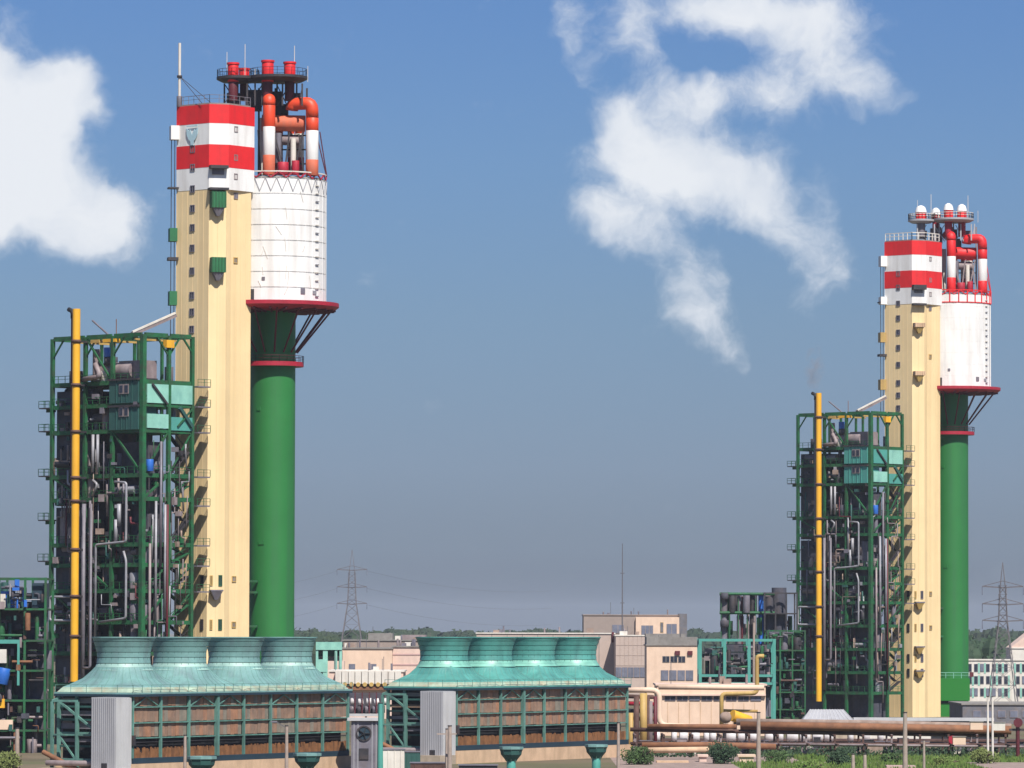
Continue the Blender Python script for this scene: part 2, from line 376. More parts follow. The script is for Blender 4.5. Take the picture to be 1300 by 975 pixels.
PA = (lx(223, 4.7), 4.7); PB = (0, 0); PC = (lx(289, .9), .9); PD = (lx(317.5, 5.2), 5.2)
QC = (lx(286.5, .8), .8); QD = (lx(292.5, 2.2), 2.2)   # the step between the chamfer and the right face
PE = (PD[0] - 4.2, PD[1] + 4.4); PF = (PA[0] + 4.0, PA[1] + 4.4)
PLAN = [PA, PB, PC, PD, PE, PF]
def off_plan(k, top=0.0):
    cx = sum(p[0] for p in PLAN) / 6; cy = sum(p[1] for p in PLAN) / 6
    out = []
    for p in PLAN:
        d = Vector((p[0] - cx, p[1] - cy)); d = d.normalized() * k; out.append((p[0] + d.x, p[1] + d.y))
    return out
def face_frame(P, Q):
    """origin P, unit u along P->Q, outward normal n (towards the camera side)"""
    u = Vector((Q[0] - P[0], Q[1] - P[1], 0)); Ln = u.length; u.normalize(); n = Vector((u.y, -u.x, 0)); return Vector((P[0], P[1], 0)), u, n, Ln
def window(parent, P, Q, t, z, w_=.95, h=1.1, frame='greyp', pane='glass', name='window'):
    o, u, n, Ln = face_frame(P, Q); c = o + u * (Ln * t) + Vector((0, 0, z)); rz = math.atan2(u.y, u.x)
    j = J(); M = Matrix.Translation(c + n * .06) @ Matrix.Rotation(rz, 4, 'Z')
    vs = []; a = .12
    for (x0, x1, z0, z1) in ((-w_ / 2, w_ / 2, h / 2 - a, h / 2), (-w_ / 2, w_ / 2, -h / 2, -h / 2 + a), (-w_ / 2, -w_ / 2 + a, -h / 2 + a, h / 2 - a), (w_ / 2 - a, w_ / 2, -h / 2 + a, h / 2 - a), (-a / 3, a / 3, -h / 2 + a, h / 2 - a)):
        j.add([M @ Vector((x0 + (v[0] + .5) * (x1 - x0), v[1] * .16, z0 + (v[2] + .5) * (z1 - z0))) for v in BOXV], BOXF)
    f = link(name, mesh(name, j.v, j.f, frame), parent)
    pn = box('pane', pane, f, c + n * .02, (w_ - a, .06, h - a), rz)
    return f
def stair_tower(base, v, label):
    t = thing('stair_tower', label, 'tower', base)
    zt = 100.0; bands = [lz(240, 264, 0), lz(212, 264, 0), lz(183, 264, 0), lz(156, 264, 0), zt]
    prism('wall', 'cream', t, [PA, PB, QC, QD, PD, PE, PF], 0, bands[0])
    PL2 = list(PLAN); PL2[3] = (PD[0] + .45, PD[1] + .5)
    PL2 = [(p[0], p[1]) for p in PL2]
    for i, m in enumerate(('white', 'red', 'white', 'red')):
        k = off_plan(.05 + .03 * (i % 2)); k[3] = (k[3][0] + .42, k[3][1] + .42)
        prism('colour_band', m, t, k, bands[i] + .002 * i, bands[i + 1])
    prism('roof', 'roof_grey', t, off_plan(-.1), zt, zt + .25)
    # fine vertical joints of the cladding
    j = J()
    for P, Q, nn in ((PA, PB, 6), (PB, QC, 2), (QD, PD, 4)):
        o, u, n, Ln = face_frame(P, Q)
        for i in range(nn + 1):
            c = o + u * (Ln * i / nn) + n * .01; j.beam(c, c + Vector((0, 0, bands[0] - .3)), .05, .05)
    j.build('joint', 'cream_seam', t)
    # windows on the left face
    for y in (189, 212.6, 239.7, 264.6, 289, 315, 344, 375, 396, 418):
        window(t, PA, PB, .5, lz(y, 244, 2), 1.0, 1.15, 'greyp')
    for y in (164, 200, 224, 248, 330, 735, 793):
        window(t, *((QD, PD, .22) if y > 245 else (PC, PD, .3)), lz(y, 297, 2), .85, .95, 'pinkgrey' if y < 300 else 'yellow_brown', 'glass_grey')
    for y in (737, 793) + ((455, 480, 845, 870) if v else (860,)):
        if v and y in (455, 480): continue
        window(t, PA, PB, .86, lz(y, 257, 1), .6, 1.7, 'dark_steel')
        window(t, PB, PC, .22, lz(y, 268, .3), .45, 1.6, 'yellow_brown')
        window(t, PB, PC, .68, lz(y, 280, .3), .6, 1.7, 'steel_green' if not v else 'greyp')
    # balconies on the chamfer
    o, u, n, Ln = face_frame(PB, PC); rz = math.atan2(u.y, u.x)
    def balcony(z0, z1, m, closed=True, canopy=False):
        c = o + u * (Ln * .42) + n * .75
        b = box('balcony', m, t, c + Vector((0, 0, (z0 + z1) / 2)), (2.3, 1.4, z1 - z0) if closed else (2.0, 1.3, .25), rz)
        bi = b.matrix_basis.inverted()
        if closed:
            for s in range(5):
                cc = c + u * (-1.0 + .5 * s) + n * .74; M_, L_ = axis_m(cc + Vector((0, 0, z0)), cc + Vector((0, 0, z1)))
                q = beam('slat', 'steel_green' if not v else 'tan_wall', b, cc + Vector((0, 0, z0)), cc + Vector((0, 0, z1)), .12); q.matrix_basis = bi @ q.matrix_basis
        # bracket cone underneath
        vs = []
        for (zz, k) in ((z0, 1.0), (z0 - 1.3, .25)):
            for a_, b_ in ((-.9, -.7), (.9, -.7), (.9, .6 * k), (-.9, .6 * k)):
                p = c + u * a_ * k + n * (b_) + Vector((0, 0, zz)); vs.append(bi @ p)
        link('bracket', mesh('bracket', vs, [(0, 1, 2, 3), (7, 6, 5, 4), (0, 4, 5, 1), (1, 5, 6, 2), (2, 6, 7, 3), (3, 7, 4, 0)], 'greyp' if not v else 'yellow_brown'), b)
        if canopy:
            q = box('canopy', 'dark_steel', b, c + Vector((0, 0, z1 + .35)), (3.0, 1.9, .35), rz); q.matrix_basis = bi @ q.matrix_basis
        return b
    if not v:
        balcony(lz(264, 277, 0), lz(243, 277, 0), 'balcony_green', True, True)
        balcony(lz(346, 277, 0), lz(327, 277, 0), 'balcony_green')
    else:
        b_ = balcony(lz(282), lz(275), 'tan_wall', True); balcony(lz(364), lz(357), 'tan_wall', True)
    for y in (751,) + ((827, 868) if v else ()):
        balcony(lz(y, 277, 0), lz(y, 277, 0) + .3, 'greyp', False)
    box('canopy', 'dark_steel', t, o + u * (Ln * .45) + n * .55 + Vector((0, 0, lz(212, 277, 0))), (2.9, 1.3, .5 if not v else 1.0), rz)
    box('hatch', 'greyp', t, o + u * (Ln * .45) + n * .12 + Vector((0, 0, lz(216.5, 277, 0))), (1.9, .2, 1.2), rz)
    if v: box('canopy', 'dark_steel', t, o + u * (Ln * .45) + n * .55 + Vector((0, 0, lz(241, 277, 0))), (2.9, 1.3, .4), rz)
    # landings on the hidden left side seen in profile
    A = Vector((PA[0], PA[1], 0)); d = Vector((-1, .25, 0)).normalized()
    lm = 'balcony_green' if not v else 'yellow_brown'
    for y0, y1 in ((290, 307), (370, 388)):
        p = A + d * .6 + Vector((0, 0, (lz(y0, 220, 5) + lz(y1, 220, 5)) / 2)); box('balcony', lm, t, p, (1.2, 2.0, (y1 - y0) / 8.2), .2)
    box('balcony', 'white', t, A + d * .45 + Vector((0, 0, lz(169, 220, 5))), (1.3, 2.0, 2.2), .2)
    if v: box('balcony', 'white', t, A + d * .45 + Vector((0, 0, lz(236, 220, 5))), (1.3, 2.0, 1.6), .2)
    for y in (239, 329): box('landing', 'dark_steel', t, A + d * .6 + Vector((0, 0, lz(y, 220, 5))), (1.6, 1.8, .5 if y > 300 else .25), .2)
    for k in (.35, .9):
        cyl('ladder_rail', 'dark_steel', t, A + d * k + Vector((0, 0, lz(425, 220, 5))), A + d * k + Vector((0, 0, lz(176, 220, 5))), .07, 6)
    # railing on the roof and the mast
    k = off_plan(-.15)
    railing('railing', 'greyp' if not v else 'off_white', t, [(p[0], p[1], zt + .2) for p in k[:4]], 1.3 if not v else 1.5, 1.1, .08 if not v else .16)
    if not v:
        ms = cyl('mast', 'off_white', t, (PA[0] + .35, PA[1] - .1, zt), (PA[0] + .35, PA[1] - .1, lz(55, 226, 5)), .22, 10)
        cyl('mast_collar', 'dark_steel', t, (PA[0] + .35, PA[1] - .1, lz(99, 226, 5)), (PA[0] + .35, PA[1] - .1, lz(96, 226, 5)), .42, 10)
        cyl('mast_base', 'greyp', t, (PA[0] + .35, PA[1] - .1, zt), (PA[0] + .35, PA[1] - .1, zt + 1.7), .45, 10)
        for e in ((-1.2, .6), (.5, 4.5)):
            cyl('stay', 'dark_steel', t, (PA[0] + .35, PA[1] - .1, lz(97, 226, 5)), (e[0], e[1], zt + .2), .05, 5)
        # emblem on the upper white band: pale blue tulip shape
        o, u, n, Ln = face_frame(PA, PB)
        def ep(a, b): return o + u * (Ln * .5 + a) + n * .19 + Vector((0, 0, lz(172, 245, 2) + b))
        shp = [(-1.25, 1.25), (-1.2, .2), (-.75, -.6), (-.35, -.9), (-.3, -1.5), (.3, -1.5), (.35, -.9), (.75, -.6), (1.2, .2), (1.25, 1.25), (.7, .75), (.45, 1.0), (0, .1), (-.45, 1.0), (-.7, .75)]
        vs = [ep(a, b) for a, b in shp] + [ep(a, b) + n * .06 for a, b in shp]; k_ = len(shp)
        link('emblem', mesh('emblem', vs, [tuple(range(k_, 2 * k_))] + [(i, (i + 1) % k_, k_ + (i + 1) % k_, k_ + i) for i in range(k_)], 'pale_blue'), t)
        vs = [ep(-1.2, 1.4), ep(1.2, 1.4), ep(1.2, 1.6), ep(-1.2, 1.6)]; vs += [q + n * .06 for q in vs]
        link('emblem_bar', mesh('emblem_bar', vs, [(4, 5, 6, 7), (0, 1, 5, 4), (1, 2, 6, 5), (2, 3, 7, 6), (3, 0, 4, 7)], 'pale_blue'), t)
    return t

CD = 14.2                                  # depth of the cylinder axis behind the corner
CX = lx(346, CD)
rg = lx(375, CD) - CX; RD = lx(413.5, CD) - CX; RR = lx(430, CD) - CX; RS = lx(385.5, CD) - CX
def prilling_tower(base, v, label):
    t = thing('prilling_tower', label, 'tower', (base.x + CX, base.y + CD, 0))
    z = lambda y: L1(360, y, CD).z
    zb, zd1 = z(388), z(231)
    lathe('shaft', 'tower_green', t, [(rg, 0), (rg, zb)], n=64)
    for yy in (500, 560, 620, 680, 740):
        pass
    # lower ring walkway
    zr = z(463)
    lathe('ring_walkway', 'crimson', t, [(rg, zr - .25), (RS, zr - .35), (RS, zr + .35), (rg, zr + .3)], n=48)
    railing('railing', 'maroon', t, [(RS * math.cos(a), RS * math.sin(a), zr + .3) for a in [2 * PI * i / 24 for i in range(25)]], 1.0, 1.2, .07)
    # upper ring platform
    lathe('ring_platform', 'crimson', t, [(rg, zb - 1.0), (RR - .6, zb - .75), (RR, zb - .3), (RR, zb + .3), (RR - .2, zb + .3), (RR - .2, zb), (rg, zb)], n=64)
    j = J()
    for i in range(24):
        a = 2 * PI * i / 24; j.beam((rg * math.cos(a), rg * math.sin(a), zb - 1.15), ((RR - .5) * math.cos(a), (RR - .5) * math.sin(a), zb - .9), .25)
    j.build('floor_joist', 'maroon', t)
    for i in range(16):
        a = 2 * PI * (i + .3) / 16
        cyl('brace', 'maroon', t, ((rg + .25) * math.cos(a), (rg + .25) * math.sin(a), z(448)), ((RR - 1.3) * math.cos(a), (RR - 1.3) * math.sin(a), zb - .9), .15, 8)  # maroon instead of crimson: the shade under the ring is in the colour
    # drum in courses of plates
    ncs = 8
    for i in range(ncs):
        z0 = zb + (zd1 - zb) * i / ncs; z1 = zb + (zd1 - zb) * (i + 1) / ncs
        if not v: lathe('drum_course', 'white', t, [(RD - .2, z0), (RD, z0 + .02), (RD, z1 - .16), (RD - .12, z1 - .15), (RD - .12, z1)], n=72)
        else: lathe('drum_course', 'white', t, [(RD - .03, z0), (RD, z0 + .02), (RD, z1 - .02), (RD - .03, z1)], n=72)
    j = J()
    for i in range(36 if not v else 28):
        a = 2 * PI * i / (36 if not v else 28)
        p = Vector(((RD + .0) * math.cos(a), (RD + .0) * math.sin(a), zb)); j.beam(p, p + Vector((0, 0, zd1 - zb)), .06 if not v else .10)
    j.build('joint', 'white', t)
    lathe('drum_roof', 'roof_grey', t, [(RD, zd1), (RD - .3, zd1 + .3), (0.5, zd1 + .8)], n=48)
    if not v:
        ja = 30
        for i in range(ja):
            a0 = 2 * PI * i / ja; a1 = 2 * PI * (i + .5) / ja; a2 = 2 * PI * (i + 1) / ja; rr = RD + .05
            if a0 < PI - .1: continue
            for (u0, u1) in ((a0, a1), (a2, a1)): beam('lattice_bar', 'grey_clad', t, (rr * math.cos(u0), rr * math.sin(u0), zd1 + .05), (rr * math.cos(u1), rr * math.sin(u1), zd1 - 2.1), .11)
        rl = random.Random(9)
        for i in range(26):
            a = rl.uniform(PI + .2, 2 * PI - .1); zz = rl.uniform(zb + 1, zd1 - 3); a2 = a + rl.uniform(-.12, .12)
            beam('stiffener', 'off_white', t, ((RD + .03) * math.cos(a), (RD + .03) * math.sin(a), zz), ((RD + .03) * math.cos(a2), (RD + .03) * math.sin(a2), zz + rl.uniform(.8, 2.2)), .08)
    al = math.radians(-33)
    for i in range(0, 15):
        zz = zb + 1.2 + i * 1.25; beam('ladder_hoop', 'silver' if i % 4 == 0 else 'off_white', t, ((RD + .15) * math.cos(al - .05), (RD + .15) * math.sin(al - .05), zz), ((RD + .15) * math.cos(al + .05), (RD + .15) * math.sin(al + .05), zz), .14)
    # spots: hatches on the drum and shaft
    def on_cyl(rad, px, y, m, w_, h, nm='hatch'):
        X = lx(px, CD) - CX; a = -math.acos(max(-1, min(1, X / rad))); box(nm, m, t, ((rad + .03) * math.cos(a), (rad + .03) * math.sin(a), z(y)), (.14, w_, h), a)
    on_cyl(RD, 386, 373, 'greyp', .8, .9); on_cyl(RD, 337, 358, 'greyp', .5, .5); on_cyl(RD, 400, 374, 'silver', .9, .6)
    on_cyl(rg, 334, 689, 'tower_green', .9, .7); on_cyl(rg, 330, 520, 'tower_green', .6, .6)
    box('door', 'dark_steel', t, (lx(321, 6) - CX, -7.62, z(380)), (1.2, .8, 2.2))
    # top truss crown on the rim
    mt = 'crimson' if not v else 'red'
    nb = 22
    for i in range(nb):
        a0 = 2 * PI * i / nb; a1 = 2 * PI * (i + .5) / nb; a2 = 2 * PI * (i + 1) / nb
        p0 = (RD * math.cos(a0), RD * math.sin(a0), zd1 + 1.0); p1 = (RD * math.cos(a1), RD * math.sin(a1), zd1 + .05); p2 = (RD * math.cos(a2), RD * math.sin(a2), zd1 + 1.0)
        if a0 > PI - .2:
            beam('truss_bar', mt, t, p0, p1, .18); beam('truss_bar', mt, t, p1, p2, .18)
            beam('rim_rail', 'off_white' if not v else 'red', t, p0, p2, .2)
    if v:
        for i in range(14):
            a = PI + PI * (i + .5) / 14; p = Vector(((RD + .05) * math.cos(a), (RD + .05) * math.sin(a), zd1 - 1.6)); beam('rim_post', 'red', t, p, p + Vector((0, 0, 2.7)), .22)
        for i in range(14):
            a = PI + PI * i / 14; b = PI + PI * (i + 1) / 14
            beam('rim_rail', 'red', t, ((RD + .05) * math.cos(a), (RD + .05) * math.sin(a), zd1 - 1.6), ((RD + .05) * math.cos(b), (RD + .05) * math.sin(b), zd1 - 1.6), .2)
    # thin stays on the right of the drum top
    for px0, px1, y1 in ((404, 413, 222), (409, 414, 224)):
        a = Vector((lx(px0 - 4, CD) - CX, -1.0, z(168))); b = Vector((lx(px1, CD) - CX, -.5, z(y1)))
        cyl('stay', 'maroon' if not v else 'red', t, a, b, .1, 6)
    # lattice masts on the drum
    def loc(px, y, dep): p = L1(px, y, dep); return Vector((p.x - CX, dep - CD, p.z))
    up_m = 'orange_red' if not v else 'red'
    segs = ((222, 197, 'red' if v else 'faded_orange'), (197, 161, 'white'), (161, 134, up_m))
    q1 = 8.0
    for y0, y1, m in segs: cyl('striped_pipe', m, t, loc(340, y0, q1), loc(340, y1, q1), .98, 20)
    pipe('pipe_elbow', up_m, t, [loc(340, 134, q1), loc(340, 126, q1), loc(338, 126, q1 + 5)], .98, 1.2, 16)
    q2 = 9.5
    segs = ((223, 203, 'red' if v else 'faded_orange'), (203, 166, 'white'), (166, 150, up_m))
    for y0, y1, m in segs: cyl('striped_pipe', m, t, loc(395, y0, q2), loc(395, y1, q2), 1.0, 20)
    pipe('pipe_elbow', up_m, t, [loc(395, 150, q2), loc(394.5, 131, q2), loc(370, 132, q2 + 1), loc(369, 140, q2 + 1.2)], 1.0, 2.6, 16)
    # back pair
    q3 = 15.0
    for px in (333, 352, 368, 379):
        hh = {333: 150, 352: 158, 368: 150, 379: 160}[px]
        segs = ((222, 200, 'crimson'), (200, 170, 'off_white'), (170, hh, up_m)) if px != 333 else ((222, 150, 'off_white'),)
        for y0, y1, m in segs: cyl('striped_pipe', m, t, loc(px, y0, q3), loc(px, y1, q3), .75 if px != 368 else .55, 14)
    cyl('duct', 'faded_orange' if not v else 'red', t, loc(331 if not v else 346, 156, 11.5), loc(386, 157, 11.5), 1.3, 20)
    cyl('vessel', 'pinkgrey', t, loc(357, 178, 12), loc(380, 179, 12), .8, 14)
    cyl('vessel', 'greyp', t, loc(352, 207, 11), loc(352, 169, 11), .5, 12)
    cyl('vessel', 'off_white', t, loc(371, 222, 11), loc(371, 176, 11), .45, 12)
    cyl('vessel', 'crimson', t, loc(358, 222, 9.5), loc(358, 206, 9.5), .9, 12); cyl('vessel', 'crimson', t, loc(374, 222, 9.8), loc(374, 204, 9.8), .6, 12)
    for a, b in (((366, 168), (360, 220)), ((378, 170), (385, 222)), ((348, 175), (356, 205)), ((383, 168), (372, 222)), ((326, 165), (330, 224))):
        beam('frame_bar', 'dark_steel' if not v else 'pinkgrey', t, loc(a[0], a[1], 10), loc(b[0], b[1], 10), .25)
    for yy in (172, 190, 208): beam('frame_bar', 'dark_steel' if not v else 'greyp', t, loc(345, yy, 12.5), loc(388, yy, 12.5), .22)
    for px in (327, 348, 388): beam('frame_bar', 'dark_steel' if not v else 'pinkgrey', t, loc(px, 226, 13), loc(px, 112, 13), .3)
    # stack platform over the roof
    pm = 'dark_steel' if not v else 'grey_clad'
    zp = z(103)
    cxp = lx(332 if not v else 333, 11) - CX
    def disc(cx_, cy_, r_, nm, zz=zp):
        lathe(nm, pm, t, [(.3, zz - .55), (r_ - .8, zz - .5), (r_, zz - .1), (r_, zz + .3), (.3, zz + .3)], (cx_, cy_), 32)
        railing('railing', 'dark_steel' if not v else 'off_white', t, [(cx_ + (r_ - .1) * math.cos(a), cy_ + (r_ - .1) * math.sin(a), zz + .3) for a in [2 * PI * i / 24 for i in range(25)]], 1.15, 1.4, .06 if not v else .12)
    gp = [(294, 9.5, 80, .88), (308, 14.5, 87, .82), (338, 8.5, 77, .95), (366, 10.5, 79, .92)]
    if not v:
        disc(lx(300, 11) - CX, 11.5 - CD, 3.4, 'stack_platform'); disc(lx(352, 11) - CX, 10.5 - CD, 4.6, 'stack_platform')
        bx('stack_platform', pm, t, lx(295, 11) - CX, lx(355, 11) - CX, 9.2 - CD, 13.5 - CD, zp - .45, zp + .25)
    else:
        gp = [(290, 9.5, 81, 1.15), (321, 14.5, 86, .95), (336, 8.5, 77, 1.0), (361, 10.5, 79, 1.0)]
        disc(lx(291, 10) - CX, 10 - CD, 2.8, 'stack_platform', z(105)); disc(lx(347, 11) - CX, 10.5 - CD, 4.3, 'stack_platform')
    for px, dp, yt, r_ in gp:
        if not v:
            s_ = cyl('exhaust_stack', 'red', t, loc(px, 104, dp), loc(px, yt, dp), r_, 18)
            lathe('stack_rim', 'red', t, [(r_, loc(px, yt, dp).z - .3), (r_ + .12, loc(px, yt, dp).z - .25), (r_ + .12, loc(px, yt, dp).z + .05), (r_ - .15, loc(px, yt, dp).z + .05), (r_ - .18, loc(px, yt, dp).z - .5)], (loc(px, yt, dp).x, loc(px, yt, dp).y), 18)
            cyl('stack_base', 'maroon', t, loc(px, 128, dp), loc(px, 104, dp), r_ * .85, 14)
        else:
            p = loc(px, yt, dp); h_ = loc(px, yt, dp).z; z0 = loc(px, 103, dp).z
            lathe('exhaust_stack', 'red', t, [(r_, z0), (r_, h_ - .75), (r_ + .1, h_ - .7)], (p.x, p.y), 18)
            lathe('stack_cap', 'white', t, [(r_ + .1, h_ - .7), (r_, h_ - .2), (r_ * .8, h_ + .4), (r_ * .3, h_ + .75), (.02, h_ + .8)], (p.x, p.y), 18)
            cyl('stack_base', 'crimson' if px > 300 else 'greyp', t, loc(px, 128, dp), loc(px, 103, dp), r_ * .8, 14)
    for px in (283, 290, 300, 312, 322, 331, 350, 357, 375, 382):
        dp = R.choice((8.5, 10, 12, 13.5)); beam('platform_leg', pm, t, loc(px, 134, dp), loc(px, 106, dp), .26)
    for a, b in (((284, 130), (300, 108)), ((300, 132), (284, 108)), ((313, 134), (331, 108)), ((331, 136), (313, 108)), ((350, 134), (366, 108)), ((366, 140), (350, 108)), ((382, 112), (376, 136))):
        beam('platform_brace', pm, t, loc(a[0], a[1], 10), loc(b[0], b[1], 10), .16)
    for (p0, p1, y0, y1, dp) in ((286, 303, 118, 131, 12), (310, 330, 114, 140, 12.5), (344, 356, 116, 146, 13), (360, 380, 118, 126, 12), (352, 364, 132, 150, 14)):
        bx('machine_box', 'dark_core' if not v else 'greyp', t, loc(p0, 0, dp).x, loc(p1, 0, dp).x, dp - CD, dp - CD + 2, loc(p0, y1, dp).z, loc(p0, y0, dp).z)
    for px, y1, r_ in ((309, 56, .06), (372, 58, .06), (286, 66, .05), (389, 84, .05), (322, 88, .1)):
        cyl('lightning_rod', 'off_white', t, loc(px, 104, 11), loc(px, y1, 11), r_, 6)
    # side brackets on the shaft near the ground
    if not v:
        for y in (738, 752, 795): box('bracket', 'steel_green', t, loc(322, y, 10.0), (1.6, 2.2, .35))
    else:
        for y in (760, 808): box('bracket', 'steel_green', t, loc(322, y, 10.2), (1.4, 2.0, .4))
        bx('base_house', 'base_green', t, loc(317, 900, 9.4).x, loc(372, 900, 9.4).x, 9.4 - CD, 9.4 - CD + 9, z(917), z(879))
        railing('railing', 'turq_light', t, [(loc(318, 0, 9.4).x, 9.5 - CD, z(879)), (loc(371, 0, 9.4).x, 9.5 - CD, z(879))], 1.2, 1.5, .09)
        bx('base_plinth', 'base_green', t, loc(317, 900, 10).x, loc(357, 900, 10).x, 10 - CD, 10 - CD + 6, 0, z(921))
        bx('base_recess', 'black', t, loc(317, 900, 9.8).x, loc(366, 900, 9.8).x, 9.8 - CD, 9.8 - CD + 7, z(921), z(917))
        box('sign_board', 'maroon', t, loc(375, 873, 9.3), (.8, .3, 1.0))
    return t

# ---- steel process structure
SB1 = at(181, 600, 787.0); SOFF = (SB1.x - B1.x, 787.0 - TD)
SROT = math.radians(46)
def zS(y): return 18 + (798.8 - y) / 8.259
def process_structure(base, v, label, seed):
    t = thing('process_structure', label, 'steel structure', (base.x + SOFF[0], base.y + SOFF[1], 0), SROT)
    rn = random.Random(seed)
    X = (0, 5.3, 10.2); Y = (0, 7.0, 13.4, 21.2)
    if v: t.scale = (1, .94, 1)
    top = zS(424)
    lv = [zS(y) for y in (905, 870, 830, 790, 750, 717, 691, 633, 603, 546, 513, 484, 424)]
    g = 'steel_green'
    for i, x in enumerate(X):
        for k, y in enumerate(Y):
            a = .75 if (i == 0 and k == 0) else (.55 if i == 0 or k == 0 else .4)
            bx('column', g, t, x - a / 2, x + a / 2, y - a / 2, y + a / 2, 0, top)
    for n, z in enumerate(lv):
        e = .002 * n
        for k, y in enumerate(Y):
            for i in range(2):
                if n == len(lv) - 1 and k in (1,): continue
                bx('beam', g, t, X[i] + .3, X[i + 1] - .3, y - .17, y + .17, z - .34, z + .3)
        for i, x in enumerate(X):
            for k in range(3):
                bx('beam', g, t, x - .17, x + .17, Y[k] + .35, Y[k + 1] - .35, z - .34, z + .3)
        if n < len(lv) - 1:
            for k in range(3):
                for i in range(2):
                    if i == 1 and k == 0: continue       # open stair bay
                    bx('deck', 'dark_steel', t, X[i] + .2, X[i + 1] - .2, Y[k] + .2, Y[k + 1] - .2, z - .1, z + .06)
            railing('railing', g, t, [(-.25, Y[-1], z + .3), (-.25, 0, z + .3)], 1.05, 1.6, .08)
            if n % 2 == 0: railing('railing', g, t, [(0, -.25, z + .3), (10.2, -.25, z + .3)], 1.05, 1.6, .08)
    # braces
    for a, b, c in ((0, 10, 11), (1, 11, 12), (2, 7, 8), (2, 3, 4), (0, 8, 9), (1, 4, 5)):
        beam('cross_brace', g, t, (0, Y[a], lv[b]), (0, Y[a + 1], lv[c]), .28)
    for b in (3, 4, 7, 8):
        beam('cross_brace', g, t, (0, 0, lv[b]), (5.3, 0, lv[b + 1]), .3)
        beam('cross_brace', g, t, (5.3, 0, lv[b]), (10.2, 0, lv[b + 1]), .22)
    # top frame brackets and curved braces
    for k in range(3):
        beam('cross_brace', g, t, (0, Y[k + 1], lv[-1] - 3.2), (0, Y[k + 1] - 2.6, lv[-1] - .2), .22)
    beam('cross_brace', g, t, (5.3, 0, lv[-1] - 3.2), (2.8, 0, lv[-1] - .2), .25); beam('cross_brace', g, t, (5.3, 0, lv[-1] - 3.2), (7.6, 0, lv[-1] - .2), .25)
    beam('cross_brace', g, t, (10.2, 0, lv[-1] - 2.5), (8.2, 0, lv[-1] - .2), .25)
    for yy in (3, 10, 17): beam('crane_rail', 'yellow_brown', t, (1, yy, lv[-1] - .6), (9.4, yy, lv[-1] - .6), .3)
    box('hoist', 'yellow', t, (5.2, -.1, lv[-1] - 1.3), (1.6, .8, 1.2)); box('hoist', 'yellow', t, (.2, 7.6, lv[-1] - .7), (.9, 3.0, .5)); box('hoist', 'yellow_brown', t, (.2, 11, lv[-1] - .7), (.9, 2.0, .5))
    # walkways sticking out on the left
    for y in (515, 545, 603, 660, 713):
        z = zS(y) + .3; w_ = bx('landing', 'dark_steel', t, -.4, 2.2, 21.5, 24.0, z - .18, z)
        railing('railing', g, t, [(-.4, 21.5, z), (-.4, 24.0, z), (2.2, 24.0, z)], 1.05, 1.2, .07)
        bx('bracket', g, t, .6, .9, 21.4, 23.4, z - .7, z - .2)
    for y in (487, 513, 546, 603, 640, 691, 717, 750):
        z = zS(y); bx('landing', 'greyp', t, 10.5, 13.2, -1.0, 1.0, z - .2, z); railing('railing', g, t, [(10.5, -1.0, z), (13.2, -1.0, z)], 1.05, 1.2, .07)
    # control cabins
    cm = 'dark_teal' if not v else 'turq'
    def cabin(z0, z1, wz):
        c = bx('cabin', cm, t, -.55, 3.2, .5, 7.2, z0, z1)
        ci = c.matrix_basis.inverted()
        for yy in (1.9, 3.1, 4.3, 5.5) if not v else (2.2, 3.4, 4.6, 5.6):
            q = bx('cladding_rib', cm, c, -.66, -.56, yy - .06, yy + .06, z0, z1); q.matrix_basis = ci @ q.matrix_basis
        for yy in (3.1, 4.3):
            q = bx('window', 'pinkgrey', c, -.70, -.60, yy - .5, yy + .5, wz - .75, wz + .75); q.matrix_basis = ci @ q.matrix_basis
            q2 = bx('pane', 'glass', c, -.74, -.68, yy - .35, yy + .35, wz - .55, wz + .55); q2.matrix_basis = ci @ q2.matrix_basis
        q = bx('cabin_roof', 'dark_steel', c, -.8, 3.3, .3, 7.3, z1, z1 + .3); q.matrix_basis = ci @ q.matrix_basis
    cabin(zS(511), zS(482), zS(493)); cabin(zS(545), zS(516), zS(522))
    for n, (x0, x1) in enumerate(((.6, 5.0), (5.6, 10.0))):
        bx('wall_panel', 'turq_light' if n or not v else 'turq', t, x0, x1, -.32, -.12, zS(511), zS(487)); bx('wall_panel', 'turq_light' if not n else 'turq', t, x0, x1, -.34, -.14, zS(543 + 2 * n), zS(525 + 3 * n))
    beam('cross_brace', 'dark_steel', t, (1.5, -.5, zS(487)), (4.6, -.5, zS(512)), .3); beam('cross_brace', 'dark_teal', t, (7.2, -.5, zS(516)), (9.8, -.5, zS(540)), .5)
    beam('cross_brace', g, t, (6.8, -.5, zS(540)), (9.8, -.5, zS(517)), .22)
    # dark solid blocks added so the frame's interior reads as deep shade
    bx('shade_block', 'dark_core', t, 3.6, 9.4, 8.2, 20.6, 0, zS(520)); bx('shade_block', 'dark_core', t, 2.2, 4.8, 1.2, 7.2, 0, zS(560))
    bx('shade_block', 'dark_core', t, .9, 3.4, 13.9, 21.15, 0, zS(642)); bx('shade_block', 'dark_core', t, 4.81, 7.5, 2.4, 7.2, 0, zS(830))
    bx('shade_block', 'dark_core', t, .9, 9.38, 13.8, 21.15, zS(640), zS(492))
    # vessels and pipes between floors
    ms = ('greyp', 'pinkgrey', 'dark_steel', 'silver', 'dark_core', 'greyp')
